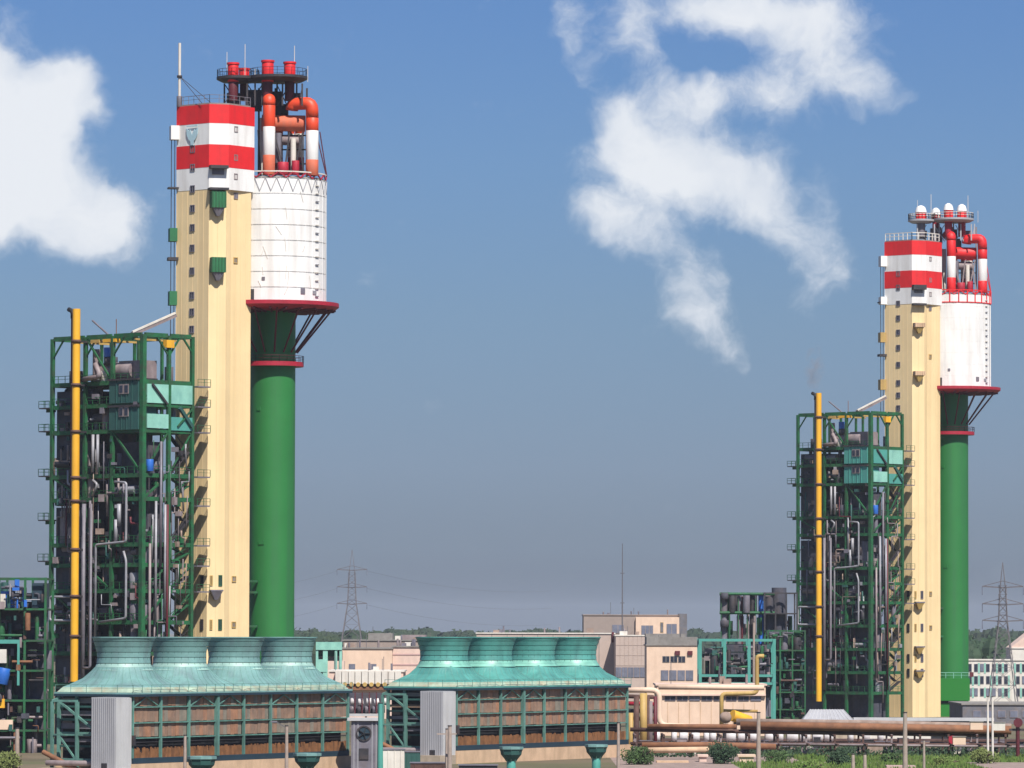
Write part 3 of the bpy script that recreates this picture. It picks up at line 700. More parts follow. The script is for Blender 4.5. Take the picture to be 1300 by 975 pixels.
    for n in range(0, 11):
        z0, z1 = lv[n], lv[n + 1]
        for _ in range(10):
            y = rn.uniform(.8, 20.5); x = rn.uniform(.5, 3.0); r_ = rn.uniform(.25, .9)
            if n in (9, 10) and y < 8: continue
            if rn.random() < .55:
                cyl('vessel', rn.choice(ms), t, (x, y, z0 + .1), (x, y, min(z1 - .3, z0 + rn.uniform(1.6, 6))), r_, 12)
            else:
                yy = min(20.5, y + rn.uniform(1.5, 5)); zz = z0 + rn.uniform(.7, 2.6); cyl('drum', rn.choice(ms), t, (x, y, zz), (x, yy, zz), min(r_, .7), 12)
        for _ in range(4):
            x = rn.uniform(.8, 8.6); r_ = rn.uniform(.2, .55); y = rn.uniform(.4, 1.6)
            if n in (9, 10): y = 2
            if x > 5.6 and n < 9 and rn.random() < .5: continue
            cyl('vessel', rn.choice(ms), t, (x, y, z0 + .1), (x, y, min(z1 - .3, z0 + rn.uniform(2, 6))), r_, 10)
    # equipment of the top deck
    zt = zS(484)
    cyl('drum', 'pinkgrey', t, (2.0, 4.0, zt + 1.9), (2.0, 11.8, zt + 1.9), 1.35, 18); box('machine_box', 'pinkgrey', t, (3.0, 4.6, zt + 1.9), (3.2, 5.2, 3.0))
    cyl('vessel', 'off_white', t, (.9, 9.6, zt + .3), (.9, 9.6, zt + 2.0), .9, 12); cyl('drum', 'silver', t, (.8, 8.6, zt + .6), (.8, 12.6, zt + .6), .5, 12)
    cyl('vessel', 'blue', t, (1.0, 9.3, zS(450)), (1.0, 9.3, zS(438)), .65, 12); cyl('vessel', 'dark_core', t, (1.6, 9.3, zS(460)), (1.6, 9.3, zS(450)), 1.1, 12)
    cyl('vessel', 'pinkgrey', t, (1, 12, zt + .3), (1, 12, zt + 5.4), .6, 12); cyl('vessel', 'dark_core', t, (2, 17.6, zt + .2), (2, 17.6, zt + 2.2), 1.3, 12)
    bx('machine_box', 'dark_core', t, 1.0, 5, 8.2, 12.2, zt + .2, zt + 2.2)
    cyl('vessel', 'greyp', t, (6.6, 1.4, zt + .2), (6.6, 1.4, zt + 2.5), .7, 12)
    cyl('vessel', 'blue', t, (1.3, -.2, zS(598)), (1.3, -.2, zS(583)), .6, 12)
    # stair flights in the right-hand bay
    for n in range(0, 9):
        z0, z1 = lv[n] + .3, lv[n + 1] + .3; zm = (z0 + z1) / 2; j = J()
        for (xa, xb, za, zb_, yy) in ((6.0, 9.8, z0, zm, .5), (9.8, 6.0, zm, z1, 1.7)):
            j.beam((xa, yy, za), (xb, yy, zb_), .9, .18); j.beam((xa, yy - .45, za + 1), (xb, yy - .45, zb_ + 1), .09)
        j.build('stair_flight', g if n % 2 else 'dark_steel', t)
    # named pipes on the left face
    def fp(px, y, o=-1.0):
        px = px - o * 5.74
        # px on the left face -> local y
        yl = 0.0; best = 1e9
        for k in range(0, 240):
            q = k * .1; Xw = SB1.x - math.sin(SROT) * q; Dw = 787 + math.cos(SROT) * q; e = abs(650 + F * Xw / Dw - px)
            if e < best: best = e; yl = q
        return (o, yl, 18 + (798.8 - .005 * 0 - y) / 8.259 * (1 + math.cos(SROT) * yl / 787))
    sv = 'silver'
    pipe('pipe', sv, t, [fp(146, 612), fp(161, 613), fp(161, 688), fp(123, 692), fp(123, 812)], .19)
    pipe('pipe', 'greyp', t, [fp(115, 636, -.8), fp(115, 850, -.8)], .19)
    pipe('pipe', sv, t, [fp(98, 758), fp(65, 758), fp(65, 788), fp(98, 788)], .19)
    pipe('pipe', sv, t, [fp(158, 700, -.6), fp(161, 712, -.6), fp(161, 785, -.6), fp(128, 790, -.6)], .19)
    pipe('pipe', 'greyp', t, [fp(108, 848, -1.2), fp(117, 848, -1.2), fp(117, 640, -1.2)], .2)
    pipe('pipe', sv, t, [fp(152, 640, -.5), fp(152, 668, -.5)], .35); pipe('pipe', sv, t, [fp(148, 660, -.7), fp(148, 690, -.7)], .3)
    for px in (118, 124): pipe('pipe', sv, t, [fp(px, 552, -.4), fp(px, 600, -.4)], .24)
    pipe('pipe', 'greyp', t, [fp(107, 640, -.5), fp(107, 900, -.5)], .35)
    pipe('pipe', sv, t, [fp(118, 610, -.4), fp(124, 615, -.4), fp(118, 630, -.4)], .2)
    pipe('pipe', 'pinkgrey', t, [fp(120, 462, -.6), fp(128, 478, -.6), fp(106, 482, -.6)], .4)
    for xx, y0, y1, m in ((2.2, 636, 790, sv), (3.2, 560, 720, 'greyp'), (4.1, 640, 785, 'silver'), (4.6, 640, 900, 'maroon'), (1.0, 690, 880, 'pinkgrey')):
        pipe('pipe', m, t, [(xx, -.7, zS(y0)), (xx, -.7, zS(y1))], .2)
    pipe('pipe', sv, t, [(5.4, .6, zS(650)), (5.4, .6, zS(790))], .35)
    # small pipework over the faces
    for q in range(72):
        px = rn.uniform(70, 176); y0 = rn.uniform(560, 860); y1 = y0 + rn.uniform(14, 70); o_ = rn.uniform(-.45, .9); r_ = rn.choice((.07, .1, .13, .18)); m_ = rn.choice(('greyp', 'pinkgrey', 'silver', 'dark_steel', 'rust_grey', 'greyp', 'maroon', 'dark_teal'))
        if abs(px - 97) < 6: continue
        if rn.random() < .45: pipe('pipe', m_, t, [fp(px, y0, o_), fp(px, y1, o_)], r_, n=6)
        else:
            p2 = max(69, min(177, px + rn.uniform(-22, 22))); pipe('pipe', m_, t, [fp(px, y0, o_), fp(px, (y0 + y1) / 2, o_), fp(p2, (y0 + y1) / 2, o_), fp(p2, y1, o_)], r_, n=6)
    for q in range(44):
        x = rn.uniform(.5, 9.6); y0 = rn.uniform(550, 860); y1 = y0 + rn.uniform(15, 80); r_ = rn.choice((.07, .1, .14)); m_ = rn.choice(('greyp', 'pinkgrey', 'silver', 'dark_steel', 'rust_grey', 'steel_green'))
        if rn.random() < .5: pipe('pipe', m_, t, [(x, rn.uniform(-.4, .2), zS(y0)), (x, -.1, zS(y1))], r_, n=6)
        else:
            x2 = max(.4, min(9.8, x + rn.uniform(-3, 3))); zz = zS((y0 + y1) / 2); pipe('pipe', m_, t, [(x, -.3, zS(y0)), (x, -.3, zz), (x2, -.3, zz), (x2, -.3, zS(y1))], r_, n=6)
    for q in range(110):
        px = rn.uniform(68, 178); y0 = rn.uniform(500, 880); P_ = fp(px, y0, rn.uniform(-.3, .8)); s_ = rn.uniform(.3, .9); m_ = rn.choice(('greyp', 'pinkgrey', 'dark_steel', 'rust_grey', 'dark_core', 'dark_teal', 'silver', 'steel_green'))
        if abs(px - 97) < 6: continue
        box('fitting', m_, t, P_, (s_, s_ * rn.uniform(.6, 1.6), s_ * rn.uniform(.5, 1.4)), rn.uniform(0, .4))
    for q in range(40):
        x = rn.uniform(.5, 9.4); s_ = rn.uniform(.3, .9); box('fitting', rn.choice(('greyp', 'pinkgrey', 'dark_steel', 'rust_grey', 'steel_green', 'silver', 'dark_teal')), t, (x, rn.uniform(.2, 2.2) if x < 5 else rn.uniform(-.2, .3), zS(rn.uniform(555, 880))), (s_, s_, s_ * rn.uniform(.5, 1.5)), rn.uniform(0, .4))
    # yellow riser in front of the left face
    yx = fp(97, 400, -2.3)[1]
    for z0, z1 in ((zS(866 if not v else 920), zS(700)), (zS(700), zS(545)), (zS(545), zS(388))):
        cyl('yellow_riser', 'yellow', t, (-2.3, yx, z0), (-2.3, yx, z1 - .03), .62, 18)
    for y in (430, 486, 546, 605, 635, 697, 757, 808):
        z = zS(y); cyl('pipe_collar', 'rust_dark', t, (-2.3, yx, z - .25), (-2.3, yx, z + .25), .76, 16); bx('bracket', 'dark_steel', t, -2.2, .2, yx - .15, yx + .15, z - .15, z + .15)
    cyl('pipe', 'maroon' if not v else 'greyp', t, (-2.0, yx + 1.15, zS(620)), (-2.0, yx + 1.15, zS(392)), .32, 10)
    pipe('pipe', 'black', t, [(-2.0, yx + 1.2, zS(400)), (-2.0, yx + 1.2, zS(391)), (-2.0, yx + 2.2, zS(388))], .36)
    cyl('vent_pipe', 'greyp', t, (1, 8.6, lv[-1] - .1), (1, 13.0, zS(402)), .16, 8); cyl('lightning_rod', 'rust', t, (1, 7.4, lv[-1]), (1, 7.4, zS(402)), .07, 6)
    return t
def gallery(base, label):
    a = Vector((base.x + lx(168, -2), base.y - 2, zS(420))); b = Vector((base.x + lx(222, 3), base.y + 3, lz(400, 222, 3)))
    t = thing('inclined_gallery', label, 'pipe bridge', (a.x, a.y, 0))
    o = Vector((a.x, a.y, 0)); a = a - o; b = b - o
    beam('tube', 'pinkgrey', t, a, b, .75, .6); beam('tube_top', 'off_white', t, a + Vector((0, -.4, .3)), b + Vector((0, -.4, .3)), .3)
    return t

stair_tower(B1, 0, 'cream shaft with red and white bands and green balconies, nearer of the two')
prilling_tower(B1, 0, 'green cylinder carrying a seamed white drum and red stacks, nearer left plant')
process_structure(B1, 0, 'green steel process frame with yellow riser beside the nearer cream shaft', 11)
gallery(B1, 'pale slanting tube rising from the left steel frame to the nearer cream shaft')
stair_tower(B2, 1, 'cream shaft with red and white bands and no green balconies, farther right one')
prilling_tower(B2, 1, 'green cylinder with smooth white drum and white capped stacks, right plant')
process_structure(B2, 1, 'green steel process frame with bright turquoise cabins beside the farther cream shaft', 23)
gallery(B2, 'pale slanting tube rising from the right steel frame to the farther cream shaft')

# ------------------------------------------------------------------ cooling towers
def cooling_tower(px, D, label, seed, rot=60, ra='turq_roof', rb='turq_pale', LN=49.4):
    b = at(px, 800, D)
    t = thing('cooling_tower', label, 'cooling tower', (b.x, D, 0), math.radians(rot))
    rn = random.Random(seed)
    WD, NC = 10.9, 4
    ze = 10.0
    bx('basin', 'tan_wall', t, -.4, LN + .4, -.4, WD, 0, 1.75)
    bx('basin', 'concrete', t, -4.6, -.42, -.3, WD - .2, 0, 1.2)
    bx('sill_beam', 'navy', t, 0, LN, -.25, .1, 1.78, 2.45)
    bx('sill_beam', 'navy', t, -.25, .1, 3.7, WD, 1.78, 2.3)
    bx('inner_shade', 'gap_shade', t, .8, LN - .5, .75, WD - .6, 1.76, ze - .1)  # black filling that paints the shaded interior behind boards and louvres
    bx('eave_beam', 'navy', t, -.5, LN + .3, -.5, WD + .2, ze - .15, ze + .14)
    nb = 8; bw = LN / nb
    rows = ((8.65, 9.85), (6.75, 8.5), (4.95, 6.6))
    for i in range(nb):
        for z0, z1 in rows:
            h_ = (z1 - z0)
            nbd = 7; bwd = (bw - .34) / nbd
            for q in range(nbd):
                x0 = i * bw + .17 + q * bwd; bx('cladding_board', rn.choice(('wood', 'wood2', 'wood', 'wood2', 'wood3', 'wood4')), t, x0 + .02, x0 + bwd - .02, .12 + rn.uniform(0, .07), .3, z0 + rn.uniform(0, .08), z1)
        j = J(); ns = 20
        for s in range(ns):
            x = i * bw + .2 + (bw - .4) * (s + .5) / ns; hh = rn.uniform(0, .25) + (.5 if rn.random() < .08 else 0); j.bx(x - .065, x + .065, .05, .25, 2.45, 3.75 - hh)
        j.build('louvre', 'louvre_orange', t)
        bx('gap_rail', 'dark_steel', t, i * bw + .15, (i + 1) * bw - .15, .15, .3, 4.3, 4.42)
    for i in range(nb + 1):
        a = .14 if i != 3 else .26
        x = min(max(i * bw, a / 2), LN - a / 2); bx('post', 'teal_post', t, x - a, x + a if i else x + a, -.2 - (.15 if i == 3 else 0), .12, 2.4, ze - .15)
    for z, m in ((8.58, 'teal_post'), (6.68, 'teal_post'), (4.85, 'teal_post')): bx('rail', m, t, 0, LN, -.10, .1, z - .07, z + .07)
    for i in range(nb):
        if i in (0, 2, 3, 5, 7):
            beam('cross_brace', 'teal_post', t, (i * bw + .3, -.05, 8.6), ((i + .5) * bw, -.05, 9.8), .12); beam('cross_brace', 'teal_post', t, ((i + 1) * bw - .3, -.05, 8.6), ((i + .5) * bw, -.05, 9.8), .12)
    # end face
    for y in (3.9, 8.0, WD - .25): bx('post', 'teal_post', t, -.22, .1, y - .2, y + .2, 2.3, ze - .15)
    for z in (3.8, 5.4, 7.0, 8.6): bx('rail', 'dark_teal' if z != 5.4 else 'teal_post', t, -.15, .15, 3.6, WD - .2, z - .12, z + .12)
    for z in (4.3, 5.9, 7.5, 9.0): bx('cladding_board', R.choice(('roof_grey', 'wood2', 'greyp')), t, .25, .4, 3.8, WD - .3, z, z + rn.uniform(.35, .7))
    bx('inner_shade', 'gap_shade', t, .45, .72, 3.6, WD - .5, 1.76, ze - .15)  # black sheet painting the shade behind the end slats
    # lean-to frame standing out from the end
    for y, x in ((7.0, -1.4), (WD - .2, -1.4)): bx('outrigger_post', 'teal_post', t, x - .17, x + .17, y - .17, y + .17, 0, ze - .2 - (.6 if x < -1 else 0))
    beam('outrigger_beam', 'teal_post', t, (-1.4, 7.0, 9.3), (-1.4, WD - .2, 9.3), .25); beam('outrigger_beam', 'teal_post', t, (-1.4, WD - .2, 9.3), (0, WD - .2, 9.6), .25)
    beam('outrigger_beam', 'teal_post', t, (-1.4, 3.6, 2.2), (-1.4, WD - .2, 2.2), .3); beam('outrigger_beam', 'teal_post', t, (-1.4, 4, 5.2), (-1.4, WD - .2, 5.2), .2)
    beam('cross_brace', 'teal_post', t, (-1.4, 9.6, 9.2), (-1.4, 4.2, 5.6), .25); beam('cross_brace', 'teal_post', t, (-1.4, 9.6, 5.0), (-1.4, 7.2, 2.2), .2)
    cyl('pipe', 'rust', t, (-2, 6, .8), (-2, 11.6, 3.1), .3, 10); cyl('pipe', 'pinkgrey', t, (-2.2, 4, 1.8), (-2.2, WD, 1.8), .35, 10)
    # stair house
    c = bx('stair_house', 'grey_clad', t, -3.5, -.02, .0, 3.5, 0, ze - .2)
    ci = c.matrix_basis.inverted()
    bx('stair_house_lit_face', 'grey_clad2', t, -3.5, -.25, -.14, -.005, .1, ze - .25)  # sunny right face painted lighter than the rest of the house
    for k in range(12):
        q = bx('cladding_rib', 'grey_clad', t, -3.58, -3.5, .12 + k * .29, .22 + k * .29, .1, ze - .25)
    for k in range(10):
        q = bx('cladding_rib', 'grey_clad2', t, -3.35 + k * .32, -3.25 + k * .32, -.2, -.14, .1, ze - .25)  # ribs of the sunny face in the same lighter grey
    bx('door', 'dark_steel', t, -3.63, -3.45, 1.2, 1.9, .1, 1.9); bx('door', 'dark_steel', t, -.24, .25, -.45, -.15, 4.0, 5.2)
    # deck with skirts and stacks
    bx('deck', ra, t, -.5, LN + .4, -.5, WD + .2, ze + .15, ze + .35)
    cl = LN / NC
    prof = [(10.36, 1.0, 1.0), (10.95, .93, .93), (11.15, .88, .84), (12.0, .70, .50), (12.9, .615, .15), (13.35, .575, 0)]
    for i in range(NC):
        cx, cy = (i + .5) * cl, WD / 2
        n = 64; vs = []; fs = []
        for (z, k, sq) in prof:
            for a_ in range(n):
                a = 2 * PI * a_ / n; c_, s_ = math.cos(a), math.sin(a)
                sr = 1 / max(abs(c_), abs(s_)); r_ = cl / 2 * k * (1 + (min(sr, 1.38) - 1) * sq)
                X_, Y_ = cx + r_ * c_, cy + r_ * s_ * (1 - .06 * sq)
                X_ = min(max(X_, i * cl - .4 * (i == 0) + .01), (i + 1) * cl + .3 * (i == NC - 1) - .01)
                vs.append((X_, Y_, z))
        for k in range(len(prof) - 1):
            for a_ in range(n): fs.append((k * n + a_, k * n + (a_ + 1) % n, (k + 1) * n + (a_ + 1) % n, (k + 1) * n + a_))
        link('skirt', mesh('skirt', vs, fs[n:], ra), t)
        sk = [f for f in fs[:n]]; link('deck_edge', mesh('deck_edge', vs[:2 * n], sk, 'deck_edge'), t)
        j = J()
        for a_ in range(0, n, 2):
            for k in range(1, len(prof) - 1): j.beam(vs[k * n + a_], vs[(k + 1) * n + a_], .045)
        j.build('skirt_seam', 'teal_post', t)
        lathe('skirt_highlight', rb, t, [(3.80, 12.98), (3.72, 13.05), (3.52, 13.36), (3.3, 13.37)], (cx, cy), 48)  # added pale ring, a painted highlight at the skirt top
        # stack courses
        pr = [(13.35, 3.46), (13.85, 3.28), (14.55, 3.22), (15.2, 3.28), (15.85, 3.44), (16.5, 3.66), (17.0, 3.86)]
        for k in range(len(pr) - 1):
            z0, r0_ = pr[k]; z1, r1_ = pr[k + 1]
            lathe('stack_course', rb if k == 0 else ra, t, [(r0_ - .05, z0), (r0_ + .04, z0 + .03), (r1_ + .01, z1 - .05), (r1_ - .06, z1 - .03)], (cx, cy), 48)
        lathe('stack_rim', ra, t, [(3.80, 16.92), (3.93, 16.94), (3.93, 17.06), (3.7, 17.06), (3.4, 16.4), (3.1, 15), (3.05, 13.4)], (cx, cy), 48)
        j = J()
        for a_ in range(24):
            a = 2 * PI * (a_ + .5) / 24
            for k in range(len(pr) - 1):
                z0, r0_ = pr[k]; z1, r1_ = pr[k + 1]; j.beam((cx + r0_ * math.cos(a), cy + r0_ * math.sin(a), z0), (cx + r1_ * math.cos(a), cy + r1_ * math.sin(a), z1), .04)
        j.build('stack_seam', 'dark_teal', t)
        lathe('fan_floor', 'black', t, [(3.0, 14.0), (.1, 14.0)], (cx, cy), 24)
    railing('railing', 'teal_post', t, [(-.5, WD, ze + .35), (-.5, -.5, ze + .35), (LN + .3, -.5, ze + .35)], .9, 2.0, .05)
    return t
cooling_tower(168, 619, 'row of four turquoise cooling stacks in front of the left towers', 3)
cooling_tower(579, 691, 'row of four turquoise cooling stacks at the middle of the yard', 4, 60, 'green_roof', 'green_pale', 48.0)

# ------------------------------------------------------------------ hoppers and poles in the foreground
def hopper(px, py, D, w_, label):
    p = at(px, py, D); z1 = p.z; r = w_ / 2
    t = thing('riser_hopper', label, 'hopper', (p.x, D, 0), 0, 'turquoise riser hoppers before the cooling towers')
    n = 8
    lathe('rim', 'turq_roof', t, [(r, z1 - .35), (r + .1, z1 - .3), (r + .1, z1), (r - .15, z1), (r - .2, z1 - .3)], n=n, smooth=False)
    lathe('funnel', 'dark_teal', t, [(r * .98, z1 - .35), (r * .9, z1 - .95), (r * .42, z1 - 1.75)], n=n, smooth=False)
    cyl('stem', 'turq', t, (0, 0, 0), (0, 0, z1 - 1.7), r * .40, 12)
    cyl('lid', 'dark_steel', t, (0, 0, z1 - .3), (0, 0, z1 - .1), r * .9, n)
    j = J()
    for i in range(n):
        a = 2 * PI * i / n; j.beam((r * .99 * math.cos(a), r * .99 * math.sin(a), z1 - .35), (r * .43 * math.cos(a), r * .43 * math.sin(a), z1 - 1.75), .09)
    j.build('rib', 'teal_post', t)
hopper(256, 960, 560, 3.1, 'turquoise hopper top under the left cooling row, left of its pair')
hopper(390, 956, 575, 3.0, 'turquoise hopper top under the left cooling row, right of its pair')
hopper(649, 948, 620, 2.75, 'turquoise hopper on a stem before the middle cooling row, left of its pair')
hopper(757, 945, 640, 2.7, 'turquoise hopper on a stem before the middle cooling row, right of its pair')
def pole(px, py, D, r, label, arm=None, m='pole'):
    p = at(px, py, D); t = thing('utility_pole', label, 'pole', (p.x, D, 0), 0, 'poles in the yard')
    cyl('shaft', m, t, (0, 0, 0), (0, 0, p.z), r, 10, r * .7)
    if arm == 'T': beam('crossarm', 'pole', t, (-1.5, 0, p.z - .9), (.8, 0, p.z - .9), .16)
    elif arm == 'L':
        beam('lamp_arm', 'pylon', t, (0, 0, p.z - .2), (-1.2, 0, p.z + .5), .09); box('lamp_head', 'greyp', t, (-1.4, 0, p.z + .5), (.7, .25, .16))
    cyl('cap', 'dark_steel', t, (0, 0, p.z), (0, 0, p.z + .12), r * .8, 8)
    return t
pole(571, 922, 600, .32, 'concrete pole with crossarm beside the middle grey stair house', 'T')
pole(567, 926, 602, .2, 'thin brown prop leaning by the concrete pole with crossarm')
pole(235, 934, 560, .22, 'brown pole before the left louvres, nearest the grey stair house')
pole(364, 922, 565, .24, 'pale brown pole before the right part of the left louvres', 'L')
pole(785, 918, 640, .24, 'grey brown pole at the right end of the middle cooling row')
pole(963, 905, 660, .33, 'grey concrete pole in front of the yellow pipe and rack')
pole(957, 790, 930, .28, 'tall thin grey pole in front of the turquoise frame')
pole(1149, 905, 655, .36, 'thick pale pole standing before the rusty pipe rack', None)
pole(1173, 940, 660, .2, 'short thin pole just right of the thick pale pole')
pole(1098, 958, 640, .28, 'short concrete post in the grass, right of its neighbour')
pole(1083, 958, 640, .28, 'short concrete post in the grass, left of its neighbour')
pole(1254, 885, 700, .18, 'white thin pole at the right end of the pipe rack', None, 'off_white')
pole(1260, 885, 702, .18, 'second white thin pole at the right end of the pipe rack', None, 'off_white')
pole(483, 893, 640, .4, 'turquoise column standing between the two cooling rows', None, 'turq')

# ------------------------------------------------------------------ pylons and mast
def pylon(px, ytop, D, arms, hw, foot, label):
    p = at(px, ytop, D); H = p.z; s = F / D
    t = thing('transmission_pylon', label, 'pylon', (p.x, D, 0), 0, 'lattice pylons on the horizon')
    za = [at(px, y, D).z for y in arms]
    zw = za[-1]; ww = 5.5 / s
    def wid(z): return ww * .75 + (ww - ww * .75) * (H - z) / (H - zw) if z > zw else ww + (foot - ww) * (zw - z) / zw
    for sx in (-1, 1):
        for sy in (-1, 1):
            beam('leg', 'pylon', t, (sx * foot, sy * foot, 0), (sx * ww, sy * ww, zw), .32 if D > 1500 else .2); beam('leg', 'pylon', t, (sx * ww, sy * ww, zw), (sx * ww * .6, sy * ww * .6, za[0]), .28 if D > 1500 else .16)
            beam('leg', 'pylon', t, (sx * ww * .6, sy * ww * .6, za[0]), (0, 0, H), .16)
    j = J(); z = 0
    while z < za[0] - 1:
        w0 = wid(z); z2 = z + max(2.2, w0 * 1.5); w1 = wid(min(z2, za[0]))
        for sy in (-1, 1):
            j.beam((-w0, sy * w0, z), (w1, sy * w1, z2), .09); j.beam((w0, sy * w0, z), (-w1, sy * w1, z2), .09); j.beam((-w1, sy * w1, z2), (w1, sy * w1, z2), .08)
            j.beam((sy * w0, -w0, z), (sy * w1, w1, z2), .09)
        z = z2
    j.build('lattice', 'pylon', t)
    for a_ in za:
        for sx in (-1, 1):
            beam('arm', 'pylon', t, (0, 0, a_), (sx * hw / s, 0, a_ + .3), .3); beam('arm', 'pylon', t, (0, 0, a_ + 1.6), (sx * hw / s, 0, a_ + .3), .18)
            cyl('insulator', 'glass_grey', t, (sx * hw / s, 0, a_ + .2), (sx * hw / s, 0, a_ - 1.8), .12, 6)
    return t
pylon(447, 698, 1800, (724, 746, 767), 19, 5.6, 'lattice pylon rising behind the pink buildings at left')
pylon(1273, 714, 1230, (746, 768, 789), 26, 3.4, 'lattice pylon in front of the office block at far right')
t = thing('radio_mast', 'tall thin mast behind the beige hall', 'mast', (at(790, 800, 1500).x, 1500, 0))
zt_ = at(790, 690, 1500).z
cyl('shaft', 'pylon', t, (0, 0, 0), (0, 0, zt_), .28, 8, .1)
for k in (.6, .8): cyl('bracket', 'pylon', t, (-.6, 0, zt_ * k), (.6, 0, zt_ * k), .12, 6)
for k, (p0, p1, dz) in enumerate(((428, 190, 0), (466, 700, 0))):
    for n, y in enumerate((724, 746, 767)):
        a = at(p0, y + 1, 1800); b = at(p1, y + 26, 2400 if k else 1500); pts = []
        for i in range(9):
            u = i / 8; q = a.lerp(b, u); q.z -= 4 * 6 * u * (1 - u) * .5; pts.append(q)
        vs, fs = tube_data(pts, .03, 4); o = link('power_line', mesh('power_line', vs, fs, 'pylon'))
        tag(o, ('upper', 'middle', 'lower')[n] + ' power line running ' + ('left' if not k else 'right') + ' from the pylon behind the pink buildings', 'cable', 'power lines of the left pylon')

# ------------------------------------------------------------------ buildings
def building(name, label, cat, px0, px1, ytop, D, dep, m, roof='roof_grey', rz=0.0, zb=0.0):
    """front wall from px0 to px1 at depth D, top at pixel row ytop, dep metres deep"""
    p0 = at(px0, ytop, D); p1 = at(px1, ytop, D); wd = (p1.x - p0.x); h = p0.z
    t = thing(name, label, cat, (p0.x, D, 0), rz)
    bx('wall', m, t, 0, wd, 0, dep, zb, h - .3); bx('roof', roof, t, -.25, wd + .25, -.25, dep + .25, h - .298, h)
    t['w'] = wd; t['h'] = h
    return t, wd, h
def bwin(t, x0, x1, z0, z1, m='glass', fr='off_white', y=0.0, mull=1):
    f = bx('window', fr, t, x0, x1, y - .12, y + .02, z0, z1); fi = f.matrix_basis.inverted()
    for i in range(mull):
        a = x0 + (x1 - x0) * i / mull + .08; b = x0 + (x1 - x0) * (i + 1) / mull - .08
        q = bx('pane', m, f, a, b, y - .15, y - .1, z0 + .1, z1 - .1); q.matrix_basis = fi @ q.matrix_basis
    return f
# far beige block with window bands on the skyline
t, wd, h = building('office_block', 'brown beige block with big windows on the skyline, middle of the picture', 'building', 741, 862, 780, 1600, 30, 'far_beige', 'far_beige')
k = 1600 / F
for a, b, y0, y1 in ((36, 51, 793, 804), (70, 88, 792, 804), (104, 114, 792, 804)):
    bwin(t, a * k, b * k, at(0, y1, 1600).z + 3.2 * 0, at(0, y0, 1600).z, 'glass_grey', 'far_beige', 0, 2)
bx('wall', 'peach', t, 66 * k, 121 * k, -1.2, -.01, 6, h - .8); bx('stair_bay', 'roof_dark', t, 121 * k, 131 * k, -1, 12, 0, h + .3)
bwin(t, 73 * k, 88 * k, at(0, 806, 1600).z, at(0, 794, 1600).z, 'glass_grey', 'far_beige', -1.2, 3); bwin(t, 97 * k, 101 * k, at(0, 803, 1600).z, at(0, 790, 1600).z, 'roof_dark', 'yellow_brown', -1.2, 1); bwin(t, 105 * k, 118 * k, at(0, 806, 1600).z, at(0, 792, 1600).z, 'glass_grey', 'far_beige', -1.2, 2)
# long pink-beige hall
t, wd, h = building('long_hall', 'long pale beige hall with blank walls behind the middle cooling stacks', 'building', 605, 780, 803, 1330, 30, 'beige', 'off_white')
k = 1330 / F
for i in range(1, 9): bx('wall_joint', 'roof_grey', t, wd * i / 9 - .08, wd * i / 9 + .08, -.04, .02, 1, h - .4)
bx('downpipe', 'maroon', t, wd - .7, wd - .1, -.5, -.02, h - 2.5, h + .2)
t, wd, h = building('annex_hall', 'beige panelled hall with grey glazed base right of the long hall', 'building', 781.5, 820, 806, 1310, 24, 'beige', 'off_white')
k = 1310 / F
for i in range(1, 8):
    for zz in range(3): bx('wall_panel', 'beige', t, wd * (i - 1) / 7 + .04, wd * i / 7 - .04, -.1, -.001, 9 + zz * 2.6, 11.5 + zz * 2.6)
for i in range(5): bwin(t, wd * i / 5 + .05, wd * (i + 1) / 5 - .05, 6.0, 8.6, 'glass_grey', 'greyp', 0, 2)
t, wd, h = building('white_gable_house', 'cream office house with a dark window strip, beside the turquoise frame', 'building', 821, 886, 818, 1250, 20, 'peach', 'roof_grey')
k = 1250 / F
bx('parapet', 'roof_grey', t, 0, wd, 1, 18, h, h + 1.8)
for i in range(3): bwin(t, (20 + i * 10) * k, (29 + i * 10) * k, at(0, 841, 1250).z, at(0, 833, 1250).z, 'glass', 'roof_grey', 0, 2)
for i in range(4): bwin(t, (18 + i * 10.5) * k, (27.5 + i * 10.5) * k, at(0, 864, 1250).z, at(0, 851, 1250).z, 'glass_grey', 'greyp', 0, 2)
for a, y in ((39, 829), (55, 829)): box('vent', 'maroon', t, (a * k, -.2, at(0, y, 1250).z), (1.2, .5, 1.0))
bx('roof_shed', 'roof_grey', t, -1 * k, 50 * k, 3, 12, h + 1.8, h + 2.6)
# low peach building with strip windows
t, wd, h = building('pump_house', 'long low peach building with a strip of dark windows above the pipe rack', 'building', 834, 972, 868, 880, 16, 'peach', 'pink')
k = 880 / F
for i in range(8):
    bwin(t, (10 + i * 15.5) * k, (23.5 + i * 15.5) * k, at(0, 890, 880).z, at(0, 884, 880).z, R.choice(('glass', 'glass', 'glass_grey')), 'greyp', 0, 2)
for i in range(1, 10): bx('wall_joint', 'tan_wall', t, wd * i / 10 - .05, wd * i / 10 + .05, -.05, .02, .5, h - 3.2)
box('cornice', 'pink', t, (wd / 2, -.3, h - 1.9), (wd, .6, .25))
